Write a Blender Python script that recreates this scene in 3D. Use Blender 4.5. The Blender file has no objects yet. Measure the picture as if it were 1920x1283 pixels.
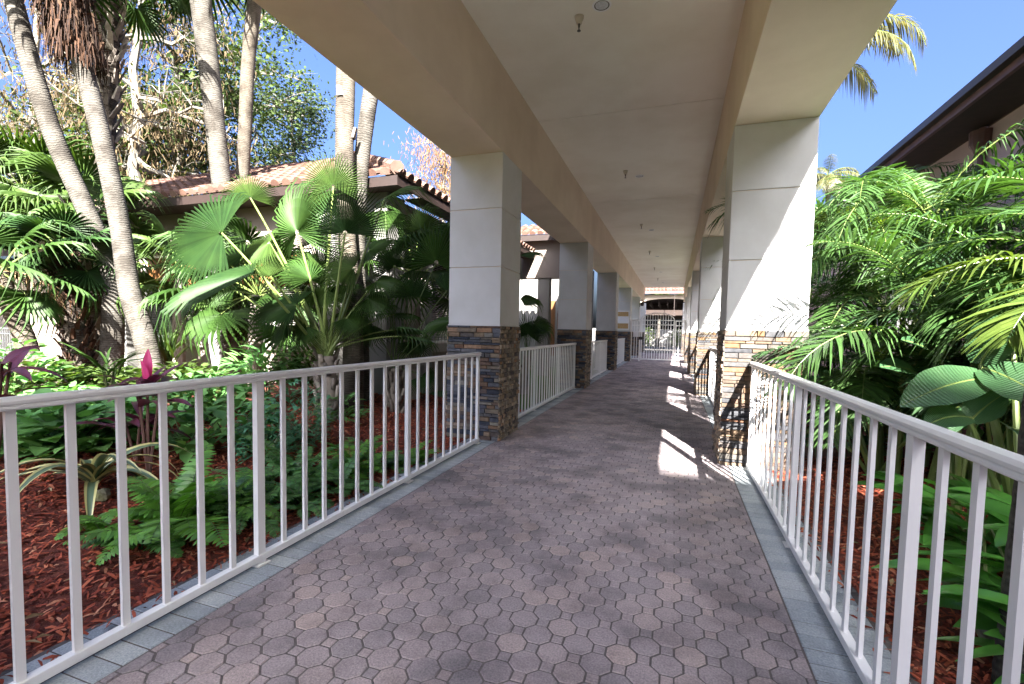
import bpy, math, random
from mathutils import Vector, Matrix, noise
R = random.Random(7)
rad = math.radians
scene = bpy.context.scene
COL = scene.collection
V = Vector

# ------------------------------------------------------------------ camera
f_px, yaw, pit, roll = 883.355, rad(-18.932), rad(-3.2556), rad(1.1568)
H = 1.35
FW = V((math.sin(yaw) * math.cos(pit), math.cos(yaw) * math.cos(pit), math.sin(pit)))
R0 = V((math.cos(yaw), -math.sin(yaw), 0)); U0 = R0.cross(FW)
RT = R0 * math.cos(roll) + U0 * math.sin(roll)
UP = -R0 * math.sin(roll) + U0 * math.cos(roll)
CAM = V((0, 0, H))
cam = bpy.data.cameras.new('camera'); camo = bpy.data.objects.new('camera', cam); COL.objects.link(camo)
cam.sensor_width = 36; cam.sensor_fit = 'HORIZONTAL'; cam.lens = f_px / 1920 * 36
cam.shift_y = 28.08 / 1920; cam.clip_start = .05; cam.clip_end = 3000
m3 = Matrix((RT, UP, -FW)).transposed()
camo.matrix_world = Matrix.Translation(CAM) @ m3.to_4x4()
scene.camera = camo

def ray(x, y): return FW + RT * ((x - 960) / f_px) - UP * ((y - 669.58) / f_px)
def pt(x, y, d): return CAM + ray(x, y) * d          # surveyed point: bearing and distance from the station
def on_y(x, y, Y):
    r = ray(x, y); return CAM + r * (Y / r.y)
def on_x(x, y, X):
    r = ray(x, y); return CAM + r * (X / r.x)

# ------------------------------------------------------------------ helpers
class MB:
    def __init__(s): s.v = []; s.f = []; s.uv = {}; s.sm = False; s.mi = []
    def face(s, pts, mi=0):
        n = len(s.v); s.v += [tuple(p) for p in pts]; s.f.append(tuple(range(n, n + len(pts)))); s.mi.append(mi)
    def quadstrip(s, A, B, uva=None, uvb=None, mi=0):
        n = len(s.v)
        for i, (a, b) in enumerate(zip(A, B)):
            s.v += [tuple(a), tuple(b)]
            if uva:
                s.uv[n + 2 * i] = uva[i]; s.uv[n + 2 * i + 1] = uvb[i]
        for i in range(len(A) - 1):
            k = n + 2 * i; s.f.append((k, k + 1, k + 3, k + 2)); s.mi.append(mi)
    def box(s, x0, x1, y0, y1, z0, z1, mi=0):
        n = len(s.v)
        s.v += [(x0, y0, z0), (x1, y0, z0), (x1, y1, z0), (x0, y1, z0), (x0, y0, z1), (x1, y0, z1), (x1, y1, z1), (x0, y1, z1)]
        for q in ((0, 3, 2, 1), (4, 5, 6, 7), (0, 1, 5, 4), (1, 2, 6, 5), (2, 3, 7, 6), (3, 0, 4, 7)):
            s.f.append(tuple(n + i for i in q)); s.mi.append(mi)
    def obox(s, c, ax, ay, az, mi=0):
        c = V(c); n = len(s.v)
        for sz in (-1, 1):
            for sx, sy in ((-1, -1), (1, -1), (1, 1), (-1, 1)):
                s.v.append(tuple(c + ax * sx + ay * sy + az * sz))
        for q in ((0, 3, 2, 1), (4, 5, 6, 7), (0, 1, 5, 4), (1, 2, 6, 5), (2, 3, 7, 6), (3, 0, 4, 7)):
            s.f.append(tuple(n + i for i in q)); s.mi.append(mi)
    def tube(s, pts, rads, n=8, cap=True, vscale=1.0, mi=0):
        pts = [V(p) for p in pts]; k0 = len(s.v); L = 0
        ref = V((.31, .2, .93)).normalized()
        for i, p in enumerate(pts):
            a = pts[max(i - 1, 0)]; b = pts[min(i + 1, len(pts) - 1)]
            t = (b - a).normalized() if (b - a).length > 1e-9 else V((0, 0, 1))
            if i: L += (p - pts[i - 1]).length
            x = t.cross(V((0, 1, 0)) if abs(t.y) < .9 else V((1, 0, 0))).normalized(); y = t.cross(x)
            r = rads[i] if isinstance(rads, (list, tuple)) else rads
            for j in range(n):
                th = 2 * math.pi * j / n
                s.uv[len(s.v)] = (j / n, L * vscale)
                s.v.append(tuple(p + x * (r * math.cos(th)) + y * (r * math.sin(th))))
        for i in range(len(pts) - 1):
            for j in range(n):
                a = k0 + i * n + j; b = k0 + i * n + (j + 1) % n
                s.f.append((a, b, b + n, a + n)); s.mi.append(mi)
        if cap:
            s.f.append(tuple(k0 + j for j in reversed(range(n)))); s.mi.append(mi)
            e = k0 + (len(pts) - 1) * n; s.f.append(tuple(e + j for j in range(n))); s.mi.append(mi)
    def lathe(s, c, prof, n=20):
        c = V(c); k0 = len(s.v)
        for (r, z) in prof:
            for j in range(n):
                th = 2 * math.pi * j / n; s.v.append((c.x + r * math.cos(th), c.y + r * math.sin(th), c.z + z))
        for i in range(len(prof) - 1):
            for j in range(n):
                a = k0 + i * n + j; b = k0 + i * n + (j + 1) % n
                s.f.append((a, b, b + n, a + n)); s.mi.append(0)
    def mesh(s, name, mats):
        me = bpy.data.meshes.new(name); me.from_pydata(s.v, [], s.f)
        mats = mats if isinstance(mats, (list, tuple)) else [mats]
        for m in mats: me.materials.append(m)
        if len(mats) > 1: me.polygons.foreach_set('material_index', s.mi)
        if s.uv:
            u = me.uv_layers.new(name='uv'); idx = [0] * len(me.loops); me.loops.foreach_get('vertex_index', idx)
            fl = []
            for i in idx: fl += s.uv.get(i, (0, 0))
            u.data.foreach_set('uv', fl)
        if s.sm: me.polygons.foreach_set('use_smooth', [True] * len(me.polygons))
        me.update(); return me
    def build(s, name, mats, parent=None, loc=(0, 0, 0), bevel=0):
        o = bpy.data.objects.new(name, s.mesh(name, mats)); COL.objects.link(o)
        o.location = loc
        if parent: o.parent = parent
        if bevel:
            b = o.modifiers.new('b', 'BEVEL'); b.width = bevel; b.segments = 2; b.limit_method = 'ANGLE'; b.angle_limit = rad(40)
        return o

LAB = set()
def tag(o, label=None, cat=None, group=None, kind=None):
    if label: o['label'] = label
    if cat: o['category'] = cat
    if group: o['group'] = group
    if kind: o['kind'] = kind
    return o
def thing(name, label, cat, loc=(0, 0, 0), group=None, rz=0):
    o = bpy.data.objects.new(name, None); COL.objects.link(o); o.location = loc; o.rotation_euler.z = rz
    o.empty_display_size = .2
    return tag(o, label, cat, group, 'thing')
def inst(name, me, parent=None, loc=(0, 0, 0), rz=0, sc=1):
    o = bpy.data.objects.new(name, me); COL.objects.link(o); o.location = loc; o.rotation_euler.z = rz
    o.scale = (sc, sc, sc) if not isinstance(sc, tuple) else sc
    if parent: o.parent = parent
    return o
def copy_tree(o, parent=None):
    c = o.copy(); COL.objects.link(c)
    if parent: c.parent = parent
    for ch in list(o.children): copy_tree(ch, c)
    return c
def rel(p, o): return V(p) - V(o)

# ------------------------------------------------------------------ materials
MATS = {}
def mat(name, c1, c2=None, scale=3.0, rough=.6, bump=0, bscale=60, island=None, spec=.4, detail=6, uv=None, trans=0, tcol=None, stain=None, stain_scale=1.2, stain_lo=.42, stain_hi=.62, bands=None, ramp=None, coat=0):
    m = bpy.data.materials.new(name); m.use_nodes = True; nt = m.node_tree; N = nt.nodes; L = nt.links
    bs = N['Principled BSDF']; out = N['Material Output']
    bs.inputs['Roughness'].default_value = rough; bs.inputs['Specular IOR Level'].default_value = spec
    tc = N.new('ShaderNodeTexCoord'); src = tc.outputs['Object']
    if uv:
        mp = N.new('ShaderNodeMapping'); mp.inputs['Scale'].default_value = uv; L.new(tc.outputs['UV'], mp.inputs['Vector']); src = mp.outputs['Vector']
    c2 = c2 or c1
    nz = N.new('ShaderNodeTexNoise'); nz.inputs['Scale'].default_value = scale; nz.inputs['Detail'].default_value = detail; L.new(src, nz.inputs['Vector'])
    cr = N.new('ShaderNodeValToRGB'); cr.color_ramp.elements[0].position = .3; cr.color_ramp.elements[1].position = .7
    cr.color_ramp.elements[0].color = (*c1, 1); cr.color_ramp.elements[1].color = (*c2, 1); L.new(nz.outputs['Fac'], cr.inputs['Fac'])
    colr = cr.outputs['Color']
    if ramp or island:
        g = N.new('ShaderNodeNewGeometry')
        if ramp:
            rr = N.new('ShaderNodeValToRGB'); rr.color_ramp.interpolation = 'LINEAR'
            els = rr.color_ramp.elements
            while len(els) < len(ramp): els.new(.5)
            for e, (p, c) in zip(els, ramp): e.position = p; e.color = (*c, 1)
            L.new(g.outputs['Random Per Island'], rr.inputs['Fac'])
            mx = N.new('ShaderNodeMix'); mx.data_type = 'RGBA'; mx.blend_type = 'MULTIPLY'; mx.inputs['Factor'].default_value = 1
            L.new(rr.outputs['Color'], mx.inputs['A']); L.new(colr, mx.inputs['B']); colr = mx.outputs['Result']
        else:
            mr = N.new('ShaderNodeMapRange'); mr.inputs['To Min'].default_value = 1 - island; mr.inputs['To Max'].default_value = 1 + island
            L.new(g.outputs['Random Per Island'], mr.inputs['Value'])
            mx = N.new('ShaderNodeMix'); mx.data_type = 'RGBA'; mx.blend_type = 'MULTIPLY'; mx.inputs['Factor'].default_value = 1
            L.new(colr, mx.inputs['A']); L.new(mr.outputs['Result'], mx.inputs['B']); colr = mx.outputs['Result']
    if bands:
        wv = N.new('ShaderNodeTexWave'); wv.bands_direction = bands[3]; wv.inputs['Scale'].default_value = bands[0]; wv.inputs['Distortion'].default_value = bands[1]; wv.inputs['Detail'].default_value = 3
        L.new(tc.outputs['UV'], wv.inputs['Vector'])
        mb_ = N.new('ShaderNodeMapRange'); mb_.inputs['To Min'].default_value = bands[2]; mb_.inputs['To Max'].default_value = 1.08
        L.new(wv.outputs['Fac'], mb_.inputs['Value'])
        mx = N.new('ShaderNodeMix'); mx.data_type = 'RGBA'; mx.blend_type = 'MULTIPLY'; mx.inputs['Factor'].default_value = 1
        L.new(colr, mx.inputs['A']); L.new(mb_.outputs['Result'], mx.inputs['B']); colr = mx.outputs['Result']
    if stain:
        n2 = N.new('ShaderNodeTexNoise'); n2.inputs['Scale'].default_value = stain_scale; n2.inputs['Detail'].default_value = 8; n2.inputs['Roughness'].default_value = .62
        L.new(tc.outputs['Object'], n2.inputs['Vector'])
        m2 = N.new('ShaderNodeMapRange'); m2.inputs['From Min'].default_value = stain_lo; m2.inputs['From Max'].default_value = stain_hi
        L.new(n2.outputs['Fac'], m2.inputs['Value'])
        mx = N.new('ShaderNodeMix'); mx.data_type = 'RGBA'; mx.blend_type = 'MULTIPLY'
        L.new(m2.outputs['Result'], mx.inputs['Factor']); L.new(colr, mx.inputs['A']); mx.inputs['B'].default_value = (*stain, 1); colr = mx.outputs['Result']
    L.new(colr, bs.inputs['Base Color'])
    if coat: bs.inputs['Coat Weight'].default_value = coat
    if bump:
        n3 = N.new('ShaderNodeTexNoise'); n3.inputs['Scale'].default_value = bscale; n3.inputs['Detail'].default_value = 5; L.new(src, n3.inputs['Vector'])
        bp = N.new('ShaderNodeBump'); bp.inputs['Strength'].default_value = bump; bp.inputs['Distance'].default_value = .01
        h = n3.outputs['Fac']
        if bands:
            ad = N.new('ShaderNodeMath'); ad.operation = 'ADD'; L.new(h, ad.inputs[0]); L.new(wv.outputs['Fac'], ad.inputs[1]); h = ad.outputs[0]
        L.new(h, bp.inputs['Height']); L.new(bp.outputs['Normal'], bs.inputs['Normal'])
    if trans:
        tr = N.new('ShaderNodeBsdfTranslucent'); ms = N.new('ShaderNodeMixShader'); ms.inputs['Fac'].default_value = trans
        mx = N.new('ShaderNodeMix'); mx.data_type = 'RGBA'; mx.blend_type = 'MULTIPLY'; mx.inputs['Factor'].default_value = 1
        L.new(colr, mx.inputs['A']); mx.inputs['B'].default_value = (*(tcol or (1.6, 1.7, .7)), 1)
        L.new(mx.outputs['Result'], tr.inputs['Color'])
        L.new(bs.outputs['BSDF'], ms.inputs[1]); L.new(tr.outputs['BSDF'], ms.inputs[2]); L.new(ms.outputs['Shader'], out.inputs['Surface'])
    MATS[name] = m; return m
def leafm(name, c1, c2, trans=.3, rough=.38, scale=4, island=.35, spec=.5, bands=None, bump=0, tcol=None):
    return mat(name, c1, c2, scale=scale, rough=rough, island=island, spec=spec, trans=trans, bands=bands, bump=bump, tcol=tcol)

STUCCO = mat('panel_stucco', (.62, .625, .635), (.67, .675, .685), scale=2.5, rough=.85, bump=.12, bscale=180, spec=.2, stain=(.86, .85, .82), stain_scale=1.4, stain_lo=.4, stain_hi=.75)
CEIL = mat('ceiling_stucco', (.88, .84, .75), (.90, .865, .775), scale=1.2, rough=.9, bump=.15, bscale=160, spec=.15, stain=(.88, .86, .82), stain_scale=.9, stain_lo=.4, stain_hi=.75)
BEAM = mat('beam_stucco', (.71, .60, .49), (.74, .63, .515), scale=1.6, rough=.9, bump=.15, bscale=150, spec=.15, stain=(.86, .84, .82), stain_scale=1.1, stain_lo=.4, stain_hi=.75)
ROOFM = mat('roof_membrane', (.35, .33, .3), rough=.9)
WHITE = mat('white_powder_coat', (.80, .795, .785), (.84, .835, .825), scale=4, rough=.38, spec=.45)
DARK = mat('dark_joint', (.03, .028, .026), rough=.95)
STONE = mat('ledgestone', (.72, .72, .74), (1.25, 1.22, 1.2), scale=22, rough=.8, bump=.6, bscale=45, spec=.3,
            ramp=[(0, (.035, .042, .06)), (.2, (.07, .078, .10)), (.38, (.135, .14, .155)), (.5, (.085, .08, .08)), (.6, (.17, .10, .065)), (.7, (.19, .145, .10)), (.8, (.15, .14, .125)), (.9, (.25, .235, .20)), (1, (.30, .155, .075))])
STONE_SIDE = mat('ledgestone_ends', (.7, .7, .72), (1.3, 1.25, 1.2), scale=30, rough=.85, bump=.8, bscale=60, spec=.25,
            ramp=[(0, (.07, .065, .065)), (.2, (.13, .115, .1)), (.4, (.24, .2, .15)), (.6, (.3, .22, .14)), (.75, (.18, .15, .13)), (.9, (.38, .33, .26)), (1, (.30, .15, .07))])
PAVER = mat('paver_red', (.72, .72, .74), (1.26, 1.24, 1.22), scale=120, rough=.9, bump=.5, bscale=260, spec=.2,
            ramp=[(0, (.275, .245, .255)), (.3, (.31, .27, .28)), (.7, (.345, .295, .30)), (.93, (.37, .31, .305)), (1, (.41, .335, .315))], stain=(.55, .56, .58), stain_scale=2.2, stain_lo=.44, stain_hi=.64)
BORDER = mat('paver_grey', (.76, .78, .8), (1.22, 1.22, 1.22), scale=110, rough=.9, bump=.4, bscale=240, spec=.2,
            ramp=[(0, (.30, .335, .36)), (.5, (.36, .39, .41)), (1, (.42, .45, .46))], stain=(.6, .62, .62), stain_scale=2.2, stain_lo=.45, stain_hi=.7)
JOINT = mat('joint_sand', (.075, .068, .067), (.125, .112, .108), scale=80, rough=1)
SOIL = mat('mulch_soil', (.085, .022, .014), (.15, .040, .024), scale=30, rough=.95, bump=.8, bscale=90)
CHIP = mat('mulch_chip', (.8, .8, .8), (1.2, 1.2, 1.2), scale=30, rough=.85, spec=.25,
           ramp=[(0, (.09, .020, .014)), (.3, (.20, .042, .024)), (.65, (.32, .070, .036)), (.9, (.42, .115, .058)), (1, (.50, .24, .14))])
LAWN = mat('lawn', (.05, .10, .02), (.08, .15, .035), scale=12, rough=.9, bump=.6, bscale=120)
GROUND = mat('ground', (.10, .085, .055), (.07, .09, .035), scale=.4, rough=1)
DECK = mat('deck', (0.0504, 0.0463, 0.0423), (0.0585, 0.0545, 0.0494), scale=2, rough=.85)
TILE = mat('roof_tile', (0.2673, 0.2673, 0.2673), (0.4277, 0.4099, 0.3920), scale=5, rough=.85, spec=.2,
           ramp=[(0, (.24, .13, .10)), (.4, (.34, .20, .155)), (.75, (.40, .26, .21)), (1, (.29, .18, .16))], bump=.3, bscale=40)
WALLP = mat('wall_peach', (0.1950, 0.1624, 0.1429), (0.2145, 0.1789, 0.1560), scale=1.5, rough=.9, bump=.2, bscale=120)
WALLW = mat('wall_white', (0.1856, 0.1802, 0.1749), (0.1988, 0.1935, 0.1856), scale=1.5, rough=.9, bump=.2, bscale=120)
WALLM = mat('wall_mauve', (.50, .36, .37), (.56, .41, .41), scale=1.5, rough=.9, bump=.2, bscale=120)
BROWN = mat('brown_fascia', (.10, .045, .045), (.14, .065, .06), scale=6, rough=.5)
DKBROWN = mat('dark_brown_fascia', (.014, .008, .0065), (.022, .012, .010), scale=6, rough=.6)
STONEW = mat('ledgestone_warm', (.72, .72, .72), (1.25, 1.22, 1.2), scale=22, rough=.85, bump=.6, bscale=45, spec=.2,  # ledgestone copy for the sunlit right columns, the sun's warm tone in its colours
            ramp=[(0, (.040, .042, .048)), (.16, (.065, .066, .07)), (.3, (.095, .07, .05)), (.45, (.12, .08, .05)), (.58, (.075, .075, .078)), (.7, (.14, .085, .045)), (.82, (.09, .085, .078)), (.92, (.11, .055, .034)), (1, (.14, .115, .085))])
BRONZE = mat('dark_bronze', (.03, .02, .018), rough=.45)
SOFFIT = mat('dark_soffit', (.035, .018, .015), (.05, .028, .022), scale=8, rough=.7)
SILLM = mat('window_sill', (0.3038, 0.2793, 0.2450), (0.3332, 0.3087, 0.2695), scale=3, rough=.8)
BLIND = mat('blind_slat', (0.1747, 0.1689, 0.1456), (0.1922, 0.1834, 0.1602), scale=3, rough=.6)
SHUT = mat('wood_shutter', (0.1260, 0.0532, 0.0168), (0.1624, 0.0756, 0.0280), scale=7, rough=.5)
GLASS = mat('window_glass', (.03, .04, .05), rough=.08, spec=.8)
GREYB = mat('bark_grey', (0.1224, 0.1116, 0.0936), (0.1800, 0.1692, 0.1476), scale=9, rough=.9, bump=.5, bscale=30)
RING = mat('palm_trunk_rings', (0.0596, 0.0537, 0.0457), (0.1033, 0.0954, 0.0815), scale=3, uv=(5, 14, 1), rough=.9, bump=.45, bscale=6, bands=(9, 7, .74, 'Y'), stain=(.42, .39, .36), stain_scale=3.2, stain_lo=.46, stain_hi=.62)
RINGT = mat('palm_trunk_tan', (0.0711, 0.0580, 0.0430), (0.1159, 0.1010, 0.0804), scale=3, uv=(5, 14, 1), rough=.9, bump=.45, bscale=6, bands=(10, 7, .70, 'Y'), stain=(.42, .39, .36), stain_scale=3.2, stain_lo=.46, stain_hi=.62)
RINGD = mat('palm_trunk_dark', (0.0480, 0.0360, 0.0288), (0.1248, 0.1056, 0.0864), scale=3, uv=(5, 14, 1), rough=.95, bump=.45, bscale=6, bands=(8, 8, .62, 'Y'), stain=(.42, .39, .36), stain_scale=3.2, stain_lo=.46, stain_hi=.62)
FIBRE = mat('palm_fibre', (0.1271, 0.1271, 0.1271), (0.2360, 0.2178, 0.1997), scale=25, rough=.95,
            ramp=[(0, (.06, .03, .022)), (.5, (.16, .075, .04)), (.85, (.30, .14, .065)), (1, (.36, .24, .15))])
BOOT = mat('palm_boot', (0.6240, 0.6240, 0.6240), (0.9360, 0.9360, 0.9360), scale=20, rough=.9,
           ramp=[(0, (.07, .06, .055)), (.5, (.20, .17, .145)), (1, (.38, .34, .29))])
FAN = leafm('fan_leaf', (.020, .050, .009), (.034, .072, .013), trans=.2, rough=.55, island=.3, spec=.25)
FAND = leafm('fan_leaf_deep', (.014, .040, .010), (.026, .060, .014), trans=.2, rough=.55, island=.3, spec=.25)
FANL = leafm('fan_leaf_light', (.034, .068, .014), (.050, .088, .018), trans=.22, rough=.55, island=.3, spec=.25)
DRY = leafm('dry_leaf', (.22, .14, .075), (.34, .23, .12), trans=.2, rough=.8, island=.35, tcol=(1, .9, .7))
PET = mat('petiole_green', (0.1071, 0.1575, 0.0378), (0.1638, 0.2079, 0.0630), scale=8, rough=.4)
PETD = mat('petiole_dark', (.05, .085, .025), (.08, .12, .04), scale=8, rough=.4)
ARE = leafm('areca_leaf', (.028, .068, .018), (.046, .096, .024), trans=.3, rough=.5, island=.4, spec=.3)
ARED = leafm('areca_leaf_deep', (.020, .056, .022), (.036, .078, .028), trans=.25, rough=.5, island=.4, spec=.3)
AREY = leafm('areca_leaf_yellow', (0.0524, 0.0952, 0.0167), (0.0904, 0.1285, 0.0238), trans=.35, rough=.55, island=.3, spec=.25)
COCO = leafm('coconut_leaf', (0.0560, 0.0672, 0.0196), (0.1176, 0.1120, 0.0392), trans=.35, rough=.45, island=.4, tcol=(1.3, 1.2, .7))
BAN = leafm('paddle_leaf', (0.0284, 0.0770, 0.0324), (0.0446, 0.1013, 0.0405), trans=.25, rough=.33, island=.15, bands=(9, .4, .86, 'Y'), bump=.3)
GING = leafm('ginger_leaf', (.055, .20, .035), (.10, .28, .045), trans=.25, rough=.3, island=.4)
PHIL = leafm('broad_leaf', (0.0768, 0.2016, 0.0672), (0.1440, 0.2976, 0.0864), trans=.25, rough=.55, island=.45, spec=.25)
LIME = leafm('lime_leaf', (0.0441, 0.0771, 0.0184), (0.0661, 0.1028, 0.0275), trans=.35, rough=.55, island=.4, spec=.25)
DGRN = leafm('dark_small_leaf', (0.0435, 0.1496, 0.0816), (0.0870, 0.2312, 0.1142), trans=.15, rough=.35, island=.45)
FERN = leafm('fern_leaf', (.07, .20, .025), (.13, .29, .04), trans=.25, rough=.4, island=.4)
FERNB = leafm('fern_leaf_blue', (.055, .16, .045), (.10, .23, .055), trans=.2, rough=.4, island=.4)
PURP = leafm('purple_leaf', (0.0675, 0.0180, 0.0330), (0.1275, 0.0330, 0.0600), trans=.2, rough=.35, island=.4, tcol=(1.6, .6, .9))
PINK = leafm('pink_leaf', (.60, .05, .20), (.72, .09, .28), trans=.3, rough=.35, island=.15, tcol=(1.1, .6, .8))
TREEG = leafm('tree_leaf', (.030, .052, .014), (.060, .085, .026), trans=.3, rough=.75, island=.5, spec=.15)
TREEY = leafm('tree_leaf_olive', (.070, .086, .018), (.11, .12, .028), trans=.3, rough=.75, island=.45, spec=.15)
TREED = leafm('tree_leaf_dark', (.026, .046, .024), (.048, .070, .036), trans=.25, rough=.75, island=.5, spec=.15)
CYP = leafm('cypress_leaf_tan', (.085, .062, .034), (.135, .102, .060), trans=.25, rough=.8, island=.45, spec=.1, tcol=(1.1, 1, .8))
CYPO = leafm('cypress_leaf_rust', (.13, .070, .030), (.19, .115, .055), trans=.25, rough=.8, island=.4, spec=.1, tcol=(1.1, 1, .8))
ROCK = mat('coral_rock', (.20, .19, .16), (.34, .33, .22), scale=7, rough=.95, bump=1, bscale=25, stain=(.5, .55, .3), stain_scale=5)
BRASS = mat('sprinkler_metal', (.05, .045, .04), rough=.35, spec=.6)
BEIGE = mat('sprinkler_cup', (.62, .56, .46), rough=.5)
LENS = mat('lamp_lens', (.55, .56, .58), (.75, .76, .78), scale=60, rough=.2, bump=.5, bscale=120)
PAPER = mat('paper', (.80, .81, .86), rough=.8)
CORK = mat('cork', (.42, .27, .12), (.55, .37, .18), scale=30, rough=.9)
BRICK = mat('brick_brown', (.8, .8, .8), (1.2, 1.2, 1.2), scale=20, rough=.9, ramp=[(0, (.16, .09, .07)), (.6, (.26, .16, .12)), (1, (.34, .24, .19))])
AGV = None
def agave_mat():
    m = bpy.data.materials.new('variegated_leaf'); m.use_nodes = True; N = m.node_tree.nodes; L = m.node_tree.links
    b = N['Principled BSDF']; b.inputs['Roughness'].default_value = .4
    tc = N.new('ShaderNodeTexCoord'); sp = N.new('ShaderNodeSeparateXYZ'); L.new(tc.outputs['UV'], sp.inputs[0])
    cr = N.new('ShaderNodeValToRGB'); e = cr.color_ramp.elements
    e[0].position = 0; e[0].color = (.50, .47, .20, 1); e[1].position = 1; e[1].color = (.50, .47, .20, 1)
    for p, c in ((.18, (.50, .48, .20)), (.24, (.07, .12, .07)), (.45, (.10, .16, .09)), (.76, (.07, .12, .07)), (.82, (.50, .48, .20))):
        x = e.new(p); x.color = (*c, 1)
    L.new(sp.outputs[0], cr.inputs[0]); L.new(cr.outputs[0], b.inputs['Base Color']); return m
AGV = agave_mat()

# ------------------------------------------------------------------ world, sun
SD = V((1, -2.8, 2.34)).normalized()
el = math.asin(SD.z); az = math.atan2(SD.x, SD.y)
w = bpy.data.worlds.new('World'); scene.world = w; w.use_nodes = True
wn = w.node_tree.nodes; sky = wn.new('ShaderNodeTexSky'); sky.sky_type = 'NISHITA'; sky.sun_disc = False
sky.sun_elevation = el; sky.sun_rotation = az; sky.air_density = 1.0; sky.dust_density = 10; sky.ozone_density = 7
hs = wn.new('ShaderNodeHueSaturation'); hs.inputs['Saturation'].default_value = 1.12; hs.inputs['Hue'].default_value = .513
w.node_tree.links.new(sky.outputs[0], hs.inputs['Color']); w.node_tree.links.new(hs.outputs[0], wn['Background'].inputs[0]); wn['Background'].inputs[1].default_value = .05
sl = bpy.data.lights.new('sun', 'SUN'); so = bpy.data.objects.new('sun', sl); COL.objects.link(so)
sl.energy = 4.853; sl.angle = rad(.5); sl.color = (1, .95, .88); so.rotation_euler = SD.to_track_quat('Z', 'Y').to_euler(); so.location = (6, -16, 14)
scene.view_settings.view_transform = 'Standard'; scene.view_settings.look = 'None'
scene.view_settings.exposure = 3.544; scene.view_settings.gamma = 1
cy = scene.cycles; cy.use_denoising = True; cy.max_bounces = 10; cy.diffuse_bounces = 6; cy.glossy_bounces = 3; cy.transmission_bounces = 4
cy.sample_clamp_indirect = 8; cy.caustics_reflective = False; cy.caustics_refractive = False

# ------------------------------------------------------------------ ground
def st(o): o['kind'] = 'structure'; return o
def sheet(name, x0, x1, y0, y1, z, m):
    b = MB(); b.face([(x0, y0, z), (x1, y0, z), (x1, y1, z), (x0, y1, z)]); return st(b.build(name, m))
sheet('ground', -400, 400, -300, 600, -.06, GROUND)
sheet('pool_deck', -30, 30, 24.6, 90, -.012, DECK)
sheet('path_joint_bed', -2.40, .97, -1.2, 33.5, -.0045, JOINT)

def bedz(x, y):
    if x < 0:
        t = min(max((-x - 2.35) / 3.2, 0), 1); h = .34 * t * t * (3 - 2 * t)
        h *= min(max((9.5 - y) / 3, 0), 1)
    else:
        t = min(max((x - .95) / 2.5, 0), 1); h = .16 * t * t * (3 - 2 * t)
    return -.02 + h + .03 * min(1, t * 3) * noise.noise(V((x * 1.3, y * 1.3, 0)))
def bed(name, x0, x1, y0, y1, step, m):
    b = MB(); nx = int((x1 - x0) / step); ny = int((y1 - y0) / step)
    for j in range(ny + 1):
        for i in range(nx + 1):
            x = x0 + (x1 - x0) * i / nx; y = y0 + (y1 - y0) * j / ny; b.v.append((x, y, bedz(x, y)))
    for j in range(ny):
        for i in range(nx):
            k = j * (nx + 1) + i; b.f.append((k, k + 1, k + nx + 2, k + nx + 1)); b.mi.append(0)
    b.sm = True; return st(b.build(name, m))
bed('mulch_bed', -9, -2.30, -2, 7.7, .12, SOIL)
bed('mulch_bed', .90, 4.8, -3, 14, .14, SOIL)
bed('lawn', -14, -2.42, 7.7, 24.4, .4, LAWN)

# pavers: octagons on a diagonal lattice with small squares between
def poly_tile(b, cx, cy, pts, z, ch, dep):
    n = len(pts); k = len(b.v)
    for (x, y) in pts:
        b.v.append((cx + x, cy + y, z - dep))
    for (x, y) in pts:
        r = math.hypot(x, y); q = (r - ch) / r; b.v.append((cx + x * q, cy + y * q, z))
    b.f.append(tuple(k + n + i for i in range(n))); b.mi.append(0)
    for i in range(n):
        j = (i + 1) % n; b.f.append((k + i, k + j, k + n + j, k + n + i)); b.mi.append(0)
def clip(pts, x0, x1):
    for s, lim in ((1, x0), (-1, -x1)):
        out = []
        for i, p in enumerate(pts):
            q = pts[(i + 1) % len(pts)]
            a, c = s * p[0] - lim, s * q[0] - lim
            if a >= 0: out.append(p)
            if a * c < 0:
                t = a / (a - c); out.append((p[0] + (q[0] - p[0]) * t, p[1] + (q[1] - p[1]) * t))
        pts = out
        if len(pts) < 3: return None
    return pts
def pavers(y0, y1):
    b = MB(); per = .183; h = per / 2; s = per * .2929; g = 0
    # octagon with flats of length s towards the squares
    a = per / 2 - s / 2      # half width of the octagon along x / y
    w0, w1 = a - g, s / 2 - g * .3
    octo = [(w1, -w0), (w0, -w1), (w0, w1), (w1, w0), (-w1, w0), (-w0, w1), (-w0, -w1), (-w1, -w0)]
    q = s / 2 - g * .5; sq = [(q, -q), (q, q), (-q, q), (-q, -q)]
    ny = int((y1 - y0) / h)
    for j in range(ny):
        yy = y0 + j * h
        i = -14
        while True:
            x = -.71 + i * per + (h if j % 2 else 0); i += 1
            if x < -2.15: continue
            if x > .72: break
            for P, ox in ((octo, 0), (sq, h)):
                kk = R.choice((1, 1, .99, .98)) * (.988 if P is octo else .972); jx, jy = R.uniform(-.0008, .0008), R.uniform(-.0008, .0008)
                pp = clip([(x + ox + u * kk + jx, yy + v * kk + jy) for u, v in P], -2.0, .572)
                if not pp: continue
                mx = sum(p[0] for p in pp) / len(pp); my = sum(p[1] for p in pp) / len(pp)
                area = max(p[0] for p in pp) - min(p[0] for p in pp)
                if area < .012: continue
                poly_tile(b, mx, my, [(p[0] - mx, p[1] - my) for p in pp], R.uniform(-.0016, .0016), .0055, .012)
    return b
st(pavers(-.6, 33.3).build('walkway', PAVER))
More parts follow.
